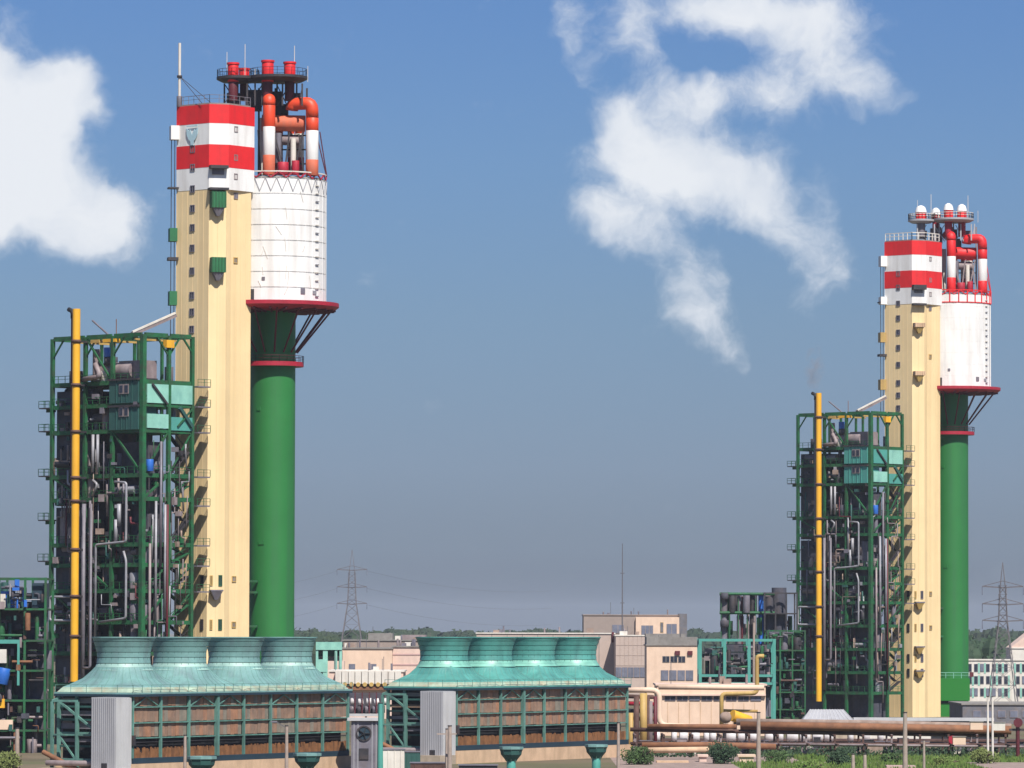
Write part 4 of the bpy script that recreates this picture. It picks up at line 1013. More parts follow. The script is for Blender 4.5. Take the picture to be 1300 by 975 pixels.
# pink buildings between the cooling rows
t, wd, h = building('workshop', 'pale peach workshop with small windows left of the middle cooling stacks', 'building', 430, 498, 822, 1120, 22, 'peach', 'roof_grey'); k = 1120 / F
for a in (13, 40): bwin(t, a * k, (a + 8) * k, at(0, 850, 1120).z, at(0, 843, 1120).z, 'glass_grey', 'greyp', 0, 2)
t, wd, h = building('workshop_wing', 'pink banded wing joined to the right of the pale peach workshop', 'building', 498.5, 560, 820, 1122, 20, 'pink', 'roof_grey'); k = 1122 / F
for y in (830, 843): bx('wall_band', 'pink2', t, 0, wd, -.1, .01, at(0, y + 2, 1122).z, at(0, y, 1122).z)
t, wd, h = building('grey_roofed_shed', 'low shed with brown grey roof under the left pylon', 'building', 436, 540, 812, 1260, 30, 'far_beige', 'roof_grey')
bx('roof_monitor', 'roof_grey', t, 6, 12, 2, 20, h, h + 1.6); bx('roof_monitor', 'pinkgrey', t, 14, wd, 6, 20, h, h + 1.2)
t, wd, h = building('loading_hall', 'low pink hall with scalloped canopy in front of the peach workshop', 'building', 418, 512, 851, 1040, 24, 'pink', 'off_white'); k = 1040 / F
for i in range(10): bx('canopy_bay', 'off_white', t, (8 + i * 8.4) * k, (15.6 + i * 8.4) * k, -1.4, -.01, at(0, 868, 1040).z, at(0, 852, 1040).z)
for i in range(10): cyl('canopy_arch', 'yellow_brown', t, ((11.8 + i * 8.4) * k, -1.6, at(0, 869, 1040).z), ((11.8 + i * 8.4) * k, -.2, at(0, 869, 1040).z), .45, 10)
bx('canopy_beam', 'rust', t, 0, wd, -1.3, -.02, at(0, 876, 1040).z, at(0, 872, 1040).z)
def clutter(names, n, seed):
    rr = random.Random(seed)
    for t in names:
        wd, h = t['w'], t['h']
        for i in range(n):
            x = rr.uniform(1, wd - 2); y = rr.uniform(.5, 6); q = rr.random()
            if q < .45: bx('roof_box', rr.choice(('greyp', 'off_white', 'rust_grey')), t, x, x + rr.uniform(.8, 2), y, y + 1.2, h, h + rr.uniform(.5, 1.3))
            elif q < .8: cyl('roof_vent', rr.choice(('greyp', 'pinkgrey')), t, (x, y, h), (x, y, h + rr.uniform(.8, 1.8)), .22, 8)
            else: cyl('roof_pole', 'pylon', t, (x, y, h), (x, y, h + rr.uniform(2, 4)), .07, 6)
clutter([o for o in list(col.objects) if o.get('w') and o['h'] > 5 and o['category'] == 'building'], 7, 4)
# turquoise kiosk frame at 400..432
p = at(401, 815, 1080); k = 1080 / F
t = thing('turquoise_gantry', 'bright turquoise gantry house right of the left cooling stacks', 'gantry', (p.x, 1080, 0))
zt = p.z
bx('top_beam', 'turq_light', t, 0, 33 * k, 0, 3, zt - 10 * k, zt)
for a, b in ((0, 3), (9, 15), (24, 27), (30, 33)): bx('column', 'turq_light', t, a * k, b * k, .2, 2.8, 0, zt - 10 * k)
bx('lower_panel', 'turq_light', t, 0, 14 * k, .1, 3, zt - 38 * k, zt - 22 * k); bx('lower_panel', 'pink', t, 15 * k, 36 * k, .6, 5, 0, zt - 24 * k)
bx('back_wall', 'beige', t, 0, 33 * k, 4, 6, 0, zt - 12 * k); bx('lintel', 'dark_teal', t, 3 * k, 30 * k, 2.9, 3.2, zt - 18 * k, zt - 10 * k)
# office at far right
t, wd, h = building('office_block', 'white and turquoise three storey office behind the right pylon', 'building', 1226, 1330, 837, 1320, 16, 'off_white', 'off_white'); k = 1320 / F
for r_ in range(3):
    y0 = 842 + r_ * 15.5
    for i in range(13):
        x0 = (3 + i * 7.6) * k
        if 7 <= i <= 7: continue
        bwin(t, x0, x0 + 4.6 * k, at(0, y0 + 11, 1320).z, at(0, y0 + 1, 1320).z, R.choice(('glass', 'glass_grey', 'glass')), 'greyp', 0, 1)
    for i in range(12):
        if (i + r_) % 3: bx('spandrel', 'turq_light', t, (8 + i * 7.6) * k, (10.2 + i * 7.6) * k, -.1, -.01, at(0, y0 + 13, 1320).z, at(0, y0, 1320).z)
t, wd, h = building('white_house', 'white gabled house above the turquoise office at the right edge', 'building', 1283, 1340, 822, 1450, 14, 'off_white', 'off_white')
prism_v = [(0, 0, h), (wd, 0, h), (wd * .5, 0, h + 5), (0, 14, h), (wd, 14, h), (wd * .5, 14, h + 5)]
link('gable_roof', mesh('gable_roof', prism_v, [(0, 1, 2), (3, 5, 4), (0, 2, 5, 3), (1, 4, 5, 2)], 'pink'), t)
# sheds at the right bottom
t, wd, h = building('flat_shed', 'dark flat roofed shed below the turquoise office', 'shed', 1222, 1320, 893, 1000, 30, 'roof_dark', 'roof_grey')
for i in range(6): bwin(t, 2 + i * 2.4, 3.6 + i * 2.4, 1.2, 2.6, 'glass_grey', 'pinkgrey', 0, 1)
p = at(1018, 919, 830); q = at(1088, 919, 830); zt = at(1050, 903, 834).z
t = thing('metal_shed', 'small shed with sloping light grey sheet roof behind the pipe rack', 'shed', (p.x, 830, 0))
wd = q.x - p.x; zb = p.z
bx('wall', 'concrete', t, .2, wd - .2, .3, 7.6, 0, zb)
vs = [(-.2, 0, zb), (wd, 0, zb), (wd - 2.0, 4, zt + .3), (1.6, 4, zt + .3), (-.2, 8, zb), (wd, 8, zb), (-.2, 0, zb - .15), (wd, 0, zb - .15)]
link('roof', mesh('roof', vs, [(0, 1, 2, 3), (3, 2, 5, 4), (0, 3, 4), (1, 5, 2), (6, 7, 1, 0)], 'grey_clad'), t)
for i in range(13):
    u = i / 12; a = Vector((-.2 + (wd + .2) * u, -.02, zb + .02)); b = Vector((1.6 + (wd - 3.6) * u, 4, zt + .34)); beam('roof_seam', 'grey_clad2', t, a, b, .07)
p = at(1084, 918, 835)
t = thing('conveyor_cover', 'long low grey covered conveyor running to the right behind the rack', 'conveyor', (p.x, 835, 0))
q = at(1262, 912, 835); L_ = q.x - p.x
bx('roof', 'grey_clad2', t, 0, L_, 0, 2.2, at(0, 915.5, 835).z, at(0, 911.5, 835).z); bx('wall', 'off_white', t, 0, L_ * .55, .1, 2.1, 0, at(0, 915.6, 835).z); bx('wall', 'black', t, L_ * .55 + .002, L_, .1, 2.1, 0, at(0, 915.6, 835).z)

# ------------------------------------------------------------------ turquoise frame with vessels (middle right)
def frame_plant(px0, px1, ys, D, dep, m, label, name, cols, seed, equip=20, cat='steel frame', inner='dark_core', ms=('greyp', 'dark_steel', 'pinkgrey', 'dark_core', 'steel_green'), a=.45, eh=(1.5, 4)):
    rn = random.Random(seed); p0 = at(px0, ys[0], D); p1 = at(px1, ys[0], D); wd = p1.x - p0.x
    t = thing(name, label, cat, (p0.x, D, 0)); zs = [at((px0 + px1) / 2, y, D).z for y in ys]
    xs = [wd * c for c in cols]
    for x in xs:
        for y in (0, dep): bx('column', m, t, x - a / 2, x + a / 2, y - a / 2, y + a / 2, 0, zs[0])
    for z in zs:
        for i in range(len(xs) - 1):
            for y in (0, dep): bx('beam', m, t, xs[i] + a / 2, xs[i + 1] - a / 2, y - .15, y + .15, z - a * .9, z - .02)
        for x in (xs[0], xs[-1]): bx('beam', m, t, x - .15, x + .15, a / 2, dep - a / 2, z - a * .8, z - .05)
        if z is not zs[0]: bx('deck', 'dark_steel', t, xs[0] + .1, xs[-1] - .1, .2, dep - .2, z - .12, z - .01)
    zz = zs + [0.0]
    for n in range(len(zz) - 1):
        for _ in range(equip):
            x = rn.uniform(.6, wd - .6); y = rn.uniform(.6, dep - .6); r_ = rn.uniform(.25, .8); h_ = min(zz[n] - zz[n + 1] - .6, rn.uniform(*eh))
            if rn.random() < .6: cyl('vessel', rn.choice(ms), t, (x, y, zz[n + 1] + .02), (x, y, zz[n + 1] + h_), r_, 10)
            else:
                h2 = rn.uniform(.8, max(1, h_)); cyl('pipe', rn.choice(ms), t, (x, y, zz[n + 1] + h2), (min(wd - .5, x + rn.uniform(1.5, 4)), y, zz[n + 1] + h2), r_ * .45, 8)
    return t, wd, zs
def jumble(t, wd, ztop, zbot, n, seed, yr, ms):
    rr = random.Random(seed)
    for _ in range(n):
        x = rr.uniform(.3, wd - .3); z = rr.uniform(zbot + .3, ztop - .3); y = rr.uniform(*yr); q = rr.random(); m_ = rr.choice(ms)
        if q < .35: box('fitting', m_, t, (x, y, z), (rr.uniform(.3, 1.3), rr.uniform(.3, .9), rr.uniform(.3, 1.2)), rr.uniform(-.3, .3))
        elif q < .7: cyl('pipe', m_, t, (x, y, max(0, z - rr.uniform(.8, 3))), (x, y, z), rr.choice((.08, .14, .22, .35)), 8)
        elif q < .9:
            x2 = min(wd - .1, x + rr.uniform(1, 3.5)); cyl('pipe', m_, t, (x, y, z), (x2 + .01, y, z), rr.choice((.08, .12, .2)), 8)
        else:
            x2 = min(wd - .1, x + rr.uniform(.6, 1.6)); pipe('pipe', m_, t, [(x, y, z), (x2 + .01, y, z), (x2 + .01, y, max(0, z - rr.uniform(.8, 2)))], rr.choice((.08, .13, .2)), n=6)
t, wd, zs = frame_plant(889, 983, (811, 856, 866), 960, 8, 'turq', 'turquoise steel frame full of dark machinery beside the cream office house', 'pump_station', (0, .33, .66, 1), 5, 26, a=.55, eh=(2, 5.5))
bx('back_wall', 'dark_core', t, wd * .3, wd, 8.3, 8.6, 0, zs[0] - 1)  # dark sheet added to paint the frame's interior shade
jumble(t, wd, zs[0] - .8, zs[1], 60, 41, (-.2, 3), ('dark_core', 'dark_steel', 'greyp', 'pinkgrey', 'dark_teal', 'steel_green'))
t, wd, zs = frame_plant(914, 1012, (752, 778, 806, 840, 875), 1020, 9, 'dark_steel', 'dark vessel rack with a blue column left of the right steel frame', 'vessel_rack', (.58, .72, .86, 1), 6, 12, eh=(2, 5), a=.3)
k = 1020 / F
for a, w_, m, yt in ((6, .7, 'greyp', 752), (11, .25, 'steel_green', 752), (25, .4, 'greyp', 754), (29, .2, 'maroon', 757), (42, .55, 'dark_steel', 753), (37, .16, 'pinkgrey', 757), (53, .55, 'blue', 756), (64, 1.0, 'dark_core', 757), (76, 1.5, 'dark_core', 746)):
    cyl('column_vessel', m, t, (a * k, 3, 0), (a * k, 3, at(950, yt, 1023).z), w_, 14)
for z in (at(950, 754, 1020).z, at(950, 778, 1020).z): cyl('pipe', 'steel_green', t, (0, 2, z), (70 * k, 2, z), .3, 8)
cyl('valve', 'dark_core', t, (1.0, 2, at(0, 757, 1020).z - .6), (1.0, 2, at(0, 757, 1020).z + .7), .8, 10); cyl('valve', 'dark_core', t, (1.0, 2, at(0, 792, 1020).z - .6), (1.0, 2, at(0, 792, 1020).z + .7), .9, 10)
for i in range(6):
    b = (2 + i * 11) * k; beam('brace', 'steel_green', t, (b, 2, at(0, 810, 1020).z), (b, 2, at(0, 760, 1020).z), .2)
t, wd, zs = frame_plant(975, 1022, (800, 825, 850, 878, 900), 985, 12, 'steel_green', 'dark green pipe jungle frame left of the right yellow riser', 'pipe_frame', (0, .33, .66, 1), 8, 30, ms=('leaf_dark', 'dark_core', 'steel_green', 'dark_steel', 'dark_teal', 'greyp'), a=.28, eh=(2, 4.5))
bx('shade_block', 'leaf_dark', t, .6, wd - .4, 2.5, 11, 0, zs[0] - 1)  # dark block added as painted shade behind the pipes
jumble(t, wd, zs[0], 0, 110, 42, (-.5, 2.3), ('leaf_dark', 'steel_green', 'dark_teal', 'dark_core', 'dark_steel', 'steel_green', 'rust_dark', 'greyp'))
# left edge plant
t, wd, zs = frame_plant(-60, 58, (733, 772, 812, 850, 888, 926), 745, 12, 'steel_green', 'dark green plant frame with blue tank at the left edge', 'process_unit', (0, .25, .5, .78, 1), 9, 26, ms=('leaf_dark', 'dark_core', 'steel_green', 'greyp', 'dark_teal', 'pinkgrey'), a=.34)
bx('shade_block', 'dark_core', t, .6, wd - .6, 5, 11, 0, zs[0] - 3.5); k = 745 / F  # dark block added as painted shade inside the plant
bx('tank_house', 'blue', t, 60 * k, 75 * k, 1.5, 5, zs[1] + .1, zs[0] - 2); bx('tank_house', 'off_white', t, 56 * k, 66 * k, 1.2, 4.8, zs[1] + .1, zs[0] - 2.4); bx('tank_house', 'navy', t, 100 * k, 118 * k, 1, 6, zs[1] + .1, zs[0] - .8)
bx('beam', 'turq', t, 55 * k, 86 * k, -.6, -.3, at(0, 817, 745).z, at(0, 812, 745).z); bx('column', 'turq', t, 83 * k, 86 * k, -.6, -.3, at(0, 870, 745).z, at(0, 817, 745).z)
box('tank', 'off_white', t, (62 * k, .2, at(0, 833, 745).z), (1.6, .8, 2.0)); cyl('tank', 'blue', t, (62 * k, .2, at(0, 868, 745).z), (66 * k, .2, at(0, 848, 745).z), 1.0, 12); box('tank', 'yellow', t, (62 * k, .1, at(0, 893, 745).z), (1.2, .8, 1.3)); box('tank', 'peach', t, (68 * k, .1, at(0, 920, 745).z), (2.2, .8, 1.4))
cyl('pipe', 'rust', t, (96 * k, -.6, at(0, 800, 745).z), (96 * k, -.6, at(0, 778, 745).z), .4, 10)
jumble(t, wd, zs[1] - .5, 0, 150, 43, (-.6, 4), ('leaf_dark', 'steel_green', 'dark_teal', 'dark_core', 'dark_steel', 'rust_dark', 'pinkgrey', 'rust', 'greyp'))
jumble(t, wd, zs[0] - .5, zs[1], 40, 44, (-.3, 3), ('dark_core', 'dark_steel', 'greyp', 'silver', 'blue', 'pinkgrey', 'navy'))
pole(22, 925, 640, .35, 'pale pole in front of the left edge plant')

# ------------------------------------------------------------------ cluster between the cooling rows
p = at(446, 915, 655); k = 655 / F
t = thing('fan_container', 'grey box with a round dark fan between the two cooling rows', 'container', (p.x, 655, 0)); zt = p.z; wd = 35 * k
bx('body', 'greyp', t, 0, wd, 0, 3.5, 0, zt); bx('roof', 'grey_clad2', t, -.5, wd + .4, -.4, 3.6, zt, zt + .35)
lathe('fan_ring', 'dark_steel', t, [(.85, 0), (1.0, 0), (1.0, .2), (.8, .2)], n=24).matrix_basis = Matrix.Translation((16 * k, 0.05, at(0, 931, 655).z)) @ Matrix.Rotation(PI / 2, 4, 'X')
for i in range(5):
    a = 2 * PI * i / 5; c0 = Vector((16 * k, -.1, at(0, 931, 655).z)); beam('fan_blade', 'black', t, c0, c0 + Vector((math.cos(a) * .8, 0, math.sin(a) * .8)), .35, .08)
cyl('fan_back', 'navy', t, (16 * k, -.02, at(0, 931, 655).z), (16 * k, -.06, at(0, 931, 655).z), .84, 20)
bx('vent', 'dark_steel', t, 10 * k, 22 * k, -.15, -.01, at(0, 964, 655).z, at(0, 950, 655).z)
for a in (3, 8, 26, 31): bx('wall_rib', 'grey_clad', t, a * k, a * k + .1, -.08, -.005, .2, zt - .1)
p = at(441, 909, 700); k = 700 / F
t = thing('tank_rack', 'rack of small white tanks between the two cooling rows', 'tank rack', (p.x, 700, 0)); zt = at(441, 906, 700).z
bx('deck', 'grey_clad2', t, -1, 46 * k, 0, 4, zt - .35, zt); 
for x in (0, 2.4, 4.6): bx('post', 'rust', t, x, x + .25, .2, .5, 0, zt - .35)
rn = random.Random(3)
for i in range(5): cyl('tank', 'tank_white', t, ((4 + i * 10) * k, .8, at(0, 886 + (i % 2), 700).z - .5), ((10 + i * 10) * k, .8, at(0, 886, 700).z - .5), .48, 12)
for i in range(5): cyl('tank', R.choice(('pinkgrey', 'greyp', 'dark_core')), t, ((3 + i * 9.6) * k, .9, zt + .6), ((9 + i * 9.6) * k, .9, zt + .6), .5, 12)
bx('frame_back', 'dark_core', t, 0, 46 * k, 2, 3.5, zt, at(0, 880, 700).z)
for x in range(6): bx('post', 'maroon', t, x * 9 * k, x * 9 * k + .15, .1, .25, zt, at(0, 879, 700).z)
for n, (px, y, w_, h_, m, D) in enumerate(((497, 952, 3.2, 3.0, 'off_white', 640), (520, 955, 2.6, 2.6, 'dark_teal', 642), (545, 969, 4.5, 1.5, 'rust_dark', 610), (607, 972, 4.5, 1.2, 'black', 600))):
    pp = at(px, y, D); tt = thing('equipment_crate', ('off white box below the middle tower end frame', 'dark teal box beside the off white box', 'rusty low bin at the foot of the grey stair house', 'black low bin right of the crossarm pole')[n], 'crate', (pp.x, D, 0))
    bx('body', m, tt, -w_ / 2, w_ / 2, 0, 2.5, 0, pp.z); bx('lid', 'greyp', tt, -w_ / 2 - .1, w_ / 2 + .1, -.1, 2.6, pp.z, pp.z + .1)
    for s in range(4): bx('rib', m, tt, -w_ / 2 + (s + .5) * w_ / 4 - .05, -w_ / 2 + (s + .5) * w_ / 4 + .05, -.08, 0, .1, pp.z - .1)

# ------------------------------------------------------------------ pipe racks, yellow pipes
def long_pipe(name, label, m, pts, r, group=None, rad=None):
    P = [at(*q) for q in pts]; o = P[0].copy(); vs, fs = tube_data(rounded([q - o for q in P], rad or r * 3), r, 12)
    ob = link(name, mesh(name, vs, fs, m, True)); ob.location = o; return tag(ob, label, 'pipe', group)
G = 'rusty pipes lying along the rack'
long_pipe('rusty_pipe', 'thick rusty pipe along the top of the rack at lower right', 'rust', [(940, 921, 742), (1100, 923.5, 740), (1284, 927, 738)], .62, G)
long_pipe('rusty_pipe', 'thick grey brown pipe lying behind and above the thick rusty one', 'rust_grey', [(935, 916.5, 746), (1100, 918.5, 744), (1284, 923, 742)], .5, G)
long_pipe('rusty_pipe', 'dark rusty pipe just under the thick rusty pipe', 'rust_dark', [(800, 926, 743), (960, 929, 742), (1280, 933.5, 739)], .3, G)
long_pipe('rusty_pipe', 'brown pipe in the left half of the rack, just above the white tanks', 'rust', [(822, 922, 742), (935, 922.5, 741)], .35, G)
long_pipe('thin_pipe', 'long thin grey pink pipe along the lower front of the rack', 'pinkgrey', [(965, 944.5, 735), (1300, 948, 733)], .16)
long_pipe('rusty_pipe', 'brown pipe at the bottom left of the rack over the bushes', 'rust', [(815, 946, 720), (900, 945.5, 720), (985, 948, 720)], .42, G)
long_pipe('rusty_pipe', 'orange brown pipe just below the white tanks at the left', 'tan_wall', [(822, 952.5, 715), (900, 951.5, 715)], .4, G)
long_pipe('rusty_pipe', 'dark maroon pipe behind the orange brown pipe', 'rust_dark', [(800, 944, 736), (1290, 946, 736)], .25, G)
long_pipe('header_pipe', 'cream insulated pipe bending down beside the peach pump house', 'peach', [(797, 876, 790), (837, 876, 790), (837, 921, 790), (900, 923, 790)], .42, None, 1.3)
long_pipe('header_pipe', 'cream insulated pipe running straight along the pump house eave', 'peach', [(836, 872, 795), (970, 873, 795)], .42)
long_pipe('yellow_pipe', 'yellow pipe hooking over and running along the pump house', 'yellow_brown', [(970, 833, 860), (961, 833, 860), (961, 880, 860), (916, 881, 860), (916, 926, 860)], .36, None, .8)
long_pipe('yellow_pipe', 'thin yellow pipe crossing low before the pump house', 'yellow_brown', [(916, 902, 862), (962, 903, 862)], .25)
for n, (px, y0, y1, m, r) in enumerate(((817, 880, 930, 'yellow_brown', .55), (826, 890, 935, 'pinkgrey', .3), (832, 884, 940, 'maroon', .28), (808, 884, 942, 'rust_dark', .4), (801, 905, 945, 'yellow_brown', .35), (823, 884, 940, 'rust_dark', .25))):
    long_pipe('riser_pipe', ('thick yellow brown riser at the right end of the middle cooling row', 'pinkish grey thin riser by the pump house', 'maroon thin riser nearest the cream pipe bend', 'dark rusty riser beside the middle cooling row', 'short yellow riser low at the cooling row end', 'dark thin riser between the yellow brown and pinkish ones')[n], m, [(px, y0, 760), (px, y1 + 25, 760)], r, 'riser pipes left of the pump house')
for n, y in enumerate((884, 893, 902, 912)):
    long_pipe('cross_pipe', ('topmost', 'second', 'third', 'lowest')[n] + ' short cross pipe among the risers left of the pump house', ('rust_dark', 'crimson', 'dark_steel', 'rust')[n], [(796, y, 762), (830, y + 1, 762)], .3, 'cross pipes among the risers')
# rack supports
for i in range(14):
    px = 806 + i * 36; p = at(px, 930, 740); t = thing('rack_trestle', 'dark rusty trestle under the pipe rack, number %s from the left' % ('one two three four five six seven eight nine ten eleven twelve thirteen fourteen'.split()[i]), 'trestle', (p.x, 739, 0), 0, 'trestles under the pipe rack')
    for y in (-2, 8): beam('leg', 'rust_dark' if i % 3 else 'pinkgrey', t, (0, y, 0), (0, y, at(px, 929, 740).z - .3), .28)
    beam('crossbeam', 'rust_dark', t, (0, -2.3, at(px, 931, 740).z - .3), (0, 9, at(px, 931, 740).z - .3), .3); beam('crossbeam', 'rust_dark', t, (0, -10, 1.8), (0, 9, 1.8), .25)
# white tanks behind the rack
for n, (px, w_) in enumerate(((834, 8), (856, 7), (868, 11), (883, 11), (897, 7), (905, 8), (928, 13), (943, 13), (957, 12), (977, 12), (990, 9), (1006, 15), (1022, 14), (1038, 14), (1052, 12), (1080, 7), (1100, 9), (1118, 7))):
    p = at(px, 928 if n < 15 else 930, 775); k = 775 / F
    t = thing('storage_tank', 'small white horizontal tank behind the pipe rack, %s along the row from the left' % ('first second third fourth fifth sixth seventh eighth ninth tenth eleventh twelfth thirteenth fourteenth fifteenth sixteenth seventeenth eighteenth'.split()[n]), 'tank', (p.x, 775, 0), 0, 'white tanks in a row behind the pipe rack')
    z = at(px, 934.5, 775).z; hw = w_ * k / 2 * .92
    cyl('shell', 'tank_white', t, (-hw, 0, z), (hw, 0, z), .85, 14); cyl('end_ring', 'pinkgrey', t, (-hw - .06, 0, z), (-hw, 0, z), .9, 14)
    for s in (-.6, .6): bx('saddle', 'dark_steel', t, hw * s - .12, hw * s + .12, -.5, .5, 0, z - .5)
# yellow tank, sphere
p = at(940, 912, 840)
t = thing('yellow_hopper', 'yellow tilted tank in front of the pump house', 'tank', (p.x, 840, 0), .5)
cyl('shell', 'yellow', t, (-1.6, 0, p.z + .5), (1.7, 0, p.z - .5), .95, 16); cyl('nozzle', 'yellow_brown', t, (1.7, 0, p.z - .5), (2.6, 0, p.z - .8), .4, 10)
for s in (-1, 1): bx('leg', 'dark_steel', t, s - .1, s + .1, -.4, .4, 0, p.z - .4)
p = at(921, 911, 835)
t = thing('grey_sphere_tank', 'pale grey round tank left of the yellow tilted tank', 'tank', (p.x, 835, 0))
lathe('shell', 'rust_grey', t, [(.05 + .95 * math.sin(a), p.z - .95 * math.cos(a)) for a in [PI * i / 10 for i in range(11)]], n=20)
cyl('stand', 'dark_steel', t, (0, 0, 0), (0, 0, p.z - 1.0), .5, 10)
# small masonry blocks
for n, (px0, px1, y, D, m, lb) in enumerate(((939, 957, 958, 700, 'peach', 'small peach block house between the bushes'), (888, 897, 958, 705, 'pink', 'narrow pink pillar left of the small peach block house'), (836, 872, 966, 700, 'tan_wall', 'low tan wall beneath the orange brown pipe'), (1128, 1160, 972, 668, 'pink2', 'low reddish kerb wall in the grass at lower right'))):
    building(('block_house', 'pillar', 'low_wall', 'low_wall')[n], lb, ('building', 'pillar', 'wall', 'wall')[n], px0, px1, y, D, 3, m, m)
# long dark clutter shed line at the bottom behind rack
t, wd, h = building('dark_canopy', 'long dark canopy deep behind the pipe rack', 'canopy', 800, 1310, 938, 800, 6, 'dark_core', 'rust_dark')
p = at(1190, 936, 760); t = thing('red_valve', 'red valve wheel housing near the right end of the rack', 'valve', (p.x, 734, 0)); box('body', 'crimson', t, (0, 0, p.z), (1.1, .6, 1.3)); cyl('wheel', 'crimson', t, (0, -.35, p.z + .2), (0, -.45, p.z + .2), .6, 16); cyl('stem', 'dark_steel', t, (0, 0, 0), (0, 0, p.z - .6), .12, 8)
for n, (px, y, D, m) in enumerate(((1268, 922, 725, 'off_white'), (1240, 921, 727, 'peach'), (1218, 940, 728, 'peach'))):
    p = at(px, y, D); t = thing('valve_box', ('off white end box on the rusty pipes at the right edge', 'peach box on the rusty pipes left of the off white end box', 'small peach box under the rusty pipes at right')[n], 'box', (p.x, D, p.z - .6)); bx('body', m, t, -.9, .9, 0, 1, 0, 1.1); bx('lid', 'roof_grey', t, -1, 1, -.1, 1.1, 1.1, 1.2)
cl = at(1292, 912, 724); t = thing('valve_stand', 'dark maroon valve stand at the right picture edge', 'valve', (cl.x, 724, 0)); cyl('post', 'maroon', t, (0, 0, 0), (0, 0, cl.z), .28, 12); cyl('wheel', 'maroon', t, (0, -.5, cl.z - .6), (0, -.65, cl.z - .6), .65, 16); beam('arm', 'dark_steel', t, (-1.2, 0, cl.z - 1.6), (1.6, 0, cl.z - 1.6), .3)

# ------------------------------------------------------------------ bushes and trees near the rack
def tree(px, ytop, D, rx, label, seed, name='tree', m='leaf', cat='tree', n=2200):
    rnd = random.Random(seed); p = at(px, ytop, D); H = p.z
    t = thing(name, label, cat, (p.x, D, 0), 0, 'bushes and small trees by the rack')
    cyl('trunk', 'bark', t, (0, 0, 0), (.1, 0, H * .6), .18, 8, .1)
    for i in range(4):
        a = rnd.uniform(0, 6.3); cyl('limb', 'bark', t, (0, 0, H * .3), (rx * .6 * math.cos(a), rx * .6 * math.sin(a), H * .75), .08, 6)
    j = J()
    for c in range(14):
        a = rnd.uniform(0, 6.3); q = rnd.uniform(0, .7) * rx; zc = H * rnd.uniform(.12, .85); s = rx * rnd.uniform(.3, .55)
        crown_tris(j, (q * math.cos(a), q * math.sin(a), zc), s, s * .9, n // 14, .16, rnd)
    o = link('crown', mesh('crown', j.v, j.f, m), t); return t
tree(815, 947, 690, 3.0, 'round dark green bush right of the middle cooling row', 1)
tree(916, 943, 695, 3.0, 'upright dark bush left of the small peach block house', 2, m='leaf_dark')
tree(990, 958, 700, 2.8, 'low green bush just right of the grey concrete pole', 3)
tree(1062, 955, 690, 2.6, 'dark bush in the grass left of the two short concrete posts', 4, m='leaf_dark')
tree(1030, 968, 660, 2.4, 'low light green bush at the bottom edge near the white tanks', 5, m='grass')
tree(1250, 952, 700, 2.6, 'light green bush under the right end of the rack', 6, m='grass2')
tree(1205, 964, 690, 2.6, 'low light green bush in the grass right of the thick pole', 7, m='grass')
tree(1130, 958, 700, 1.8, 'small green bush directly left of the thick pale pole', 8)
tree(6, 958, 640, 3.2, 'light green bush at the lower left corner', 9, m='grass2')
# tall grass
j = J(); rnd = random.Random(5)
for x0, x1, y0, y1 in ((30, 62, 640, 700), (40, 75, 706, 742), (88, 108, 660, 735)):
    for _ in range(3500):
        x, y = rnd.uniform(x0, x1), rnd.uniform(y0, y1); h_ = rnd.uniform(.2, .7); a = rnd.uniform(0, 6.3); d = Vector((math.cos(a), math.sin(a), 0)) * .18
        j.add([Vector((x, y, 0)) - d, Vector((x, y, 0)) + d, Vector((x, y, h_)) + d * rnd.uniform(-2, 2)], [(0, 1, 2)])
j.build('tall_grass', 'grass')

# faint puff of smoke over the right riser
p = at(1034, 468, 1064)
me = bpy.data.meshes.new('smoke_puff'); import bmesh
bm = bmesh.new(); bmesh.ops.create_icosphere(bm, subdivisions=3, radius=1.0)
for v_ in bm.verts: v_.co = Vector((v_.co.x * 2.4, v_.co.y * 2.4, v_.co.z * 6.0))
bm.to_mesh(me); bm.free()
sm = bpy.data.materials.new('smoke_air'); sm.use_nodes = True; st = sm.node_tree; st.nodes.clear(); MATS['smoke_air'] = sm; me.materials.append(sm)
tcn = st.nodes.new('ShaderNodeTexCoord'); ns = st.nodes.new('ShaderNodeTexNoise'); ns.inputs['Scale'].default_value = .55; ns.inputs['Detail'].default_value = 4; st.links.new(tcn.outputs['Object'], ns.inputs['Vector'])
ln = st.nodes.new('ShaderNodeVectorMath'); ln.operation = 'MULTIPLY'; ln.inputs[1].default_value = (.42, .42, .168); st.links.new(tcn.outputs['Object'], ln.inputs[0])
le = st.nodes.new('ShaderNodeVectorMath'); le.operation = 'LENGTH'; st.links.new(ln.outputs[0], le.inputs[0])
fa = st.nodes.new('ShaderNodeMapRange'); st.links.new(le.outputs['Value'], fa.inputs[0]); fa.inputs[1].default_value = 1.0; fa.inputs[2].default_value = .1
nr = st.nodes.new('ShaderNodeMapRange'); st.links.new(ns.outputs['Fac'], nr.inputs[0]); nr.inputs[1].default_value = .45; nr.inputs[2].default_value = .75; nr.inputs[4].default_value = .55
mm = st.nodes.new('ShaderNodeMath'); mm.operation = 'MULTIPLY'; st.links.new(fa.outputs[0], mm.inputs[0]); st.links.new(nr.outputs[0], mm.inputs[1])
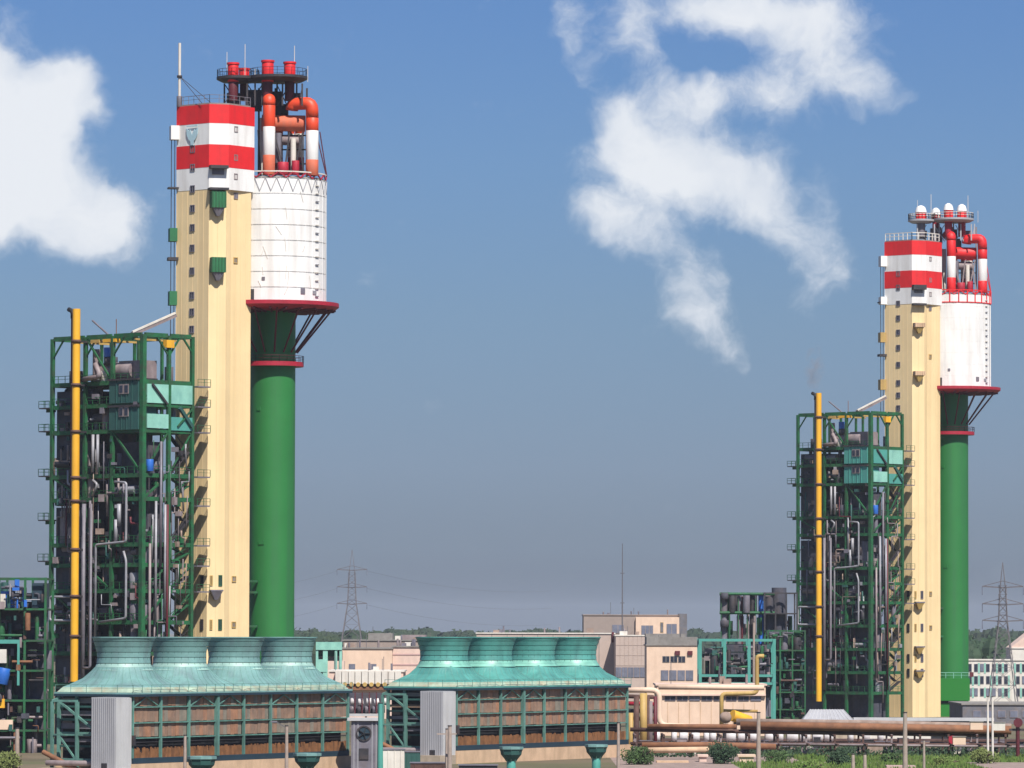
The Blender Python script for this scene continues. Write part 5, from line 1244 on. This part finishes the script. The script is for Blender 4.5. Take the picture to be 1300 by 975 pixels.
pv = st.nodes.new('ShaderNodeVolumePrincipled'); pv.inputs['Color'].default_value = (.62, .50, .46, 1); st.links.new(mm.outputs[0], pv.inputs['Density'])
ot = st.nodes.new('ShaderNodeOutputMaterial'); st.links.new(pv.outputs[0], ot.inputs['Volume'])
o = link('smoke_puff', me); o.location = p; o['kind'] = 'stuff'
# scrub and scrap under the rack
j = J(); rnd = random.Random(21)
for _ in range(900):
    x = rnd.uniform(17, 84); y = rnd.uniform(728, 768); h_ = rnd.uniform(.3, 1.5)
    crown_tris(j, (x, y, h_ * .5), h_ * .8, h_ * .6, 12, .22, rnd)
j.build('scrub', 'leaf_dark')
for n in range(34):
    px = rnd.uniform(805, 1290); D = rnd.uniform(742, 766); p = at(px, 948, D); m_ = rnd.choice(('rust_dark', 'pinkgrey', 'off_white', 'dark_steel', 'rust_grey', 'greyp')); wd = rnd.uniform(.8, 2.4)
    t = thing('scrap_box', {'rust_dark': 'dark rusty', 'pinkgrey': 'pinkish', 'off_white': 'whitish', 'dark_steel': 'blackish', 'rust_grey': 'grey brown', 'greyp': 'grey'}[m_] + ' piece of scrap lying in the scrub under the pipe rack', 'scrap', (p.x, D, 0), rnd.uniform(-.3, .3), 'scrap under the pipe rack')
    h_ = rnd.uniform(.6, 2.3); bx('body', m_, t, -wd / 2, wd / 2, 0, 1.2, 0, h_); bx('lid', 'greyp', t, -wd / 2 - .06, wd / 2 + .06, -.06, 1.26, h_, h_ + .08)
# ------------------------------------------------------------------ air
hm = bpy.data.materials.new('haze_air'); hm.use_nodes = True; ht = hm.node_tree; ht.nodes.clear()
hv = ht.nodes.new('ShaderNodeVolumePrincipled'); hv.inputs['Color'].default_value = (.80, .88, 1.0, 1); hv.inputs['Density'].default_value = .00004; hv.inputs['Anisotropy'].default_value = 0.0
ho = ht.nodes.new('ShaderNodeOutputMaterial'); ht.links.new(hv.outputs[0], ho.inputs['Volume']); MATS['haze_air'] = hm
hb = link('haze', mesh('haze', [((v[0]) * 16200, 9750 + v[1] * 20700, 58 + v[2] * 118) for v in BOXV], BOXF, 'haze_air')); hb['kind'] = 'stuff'
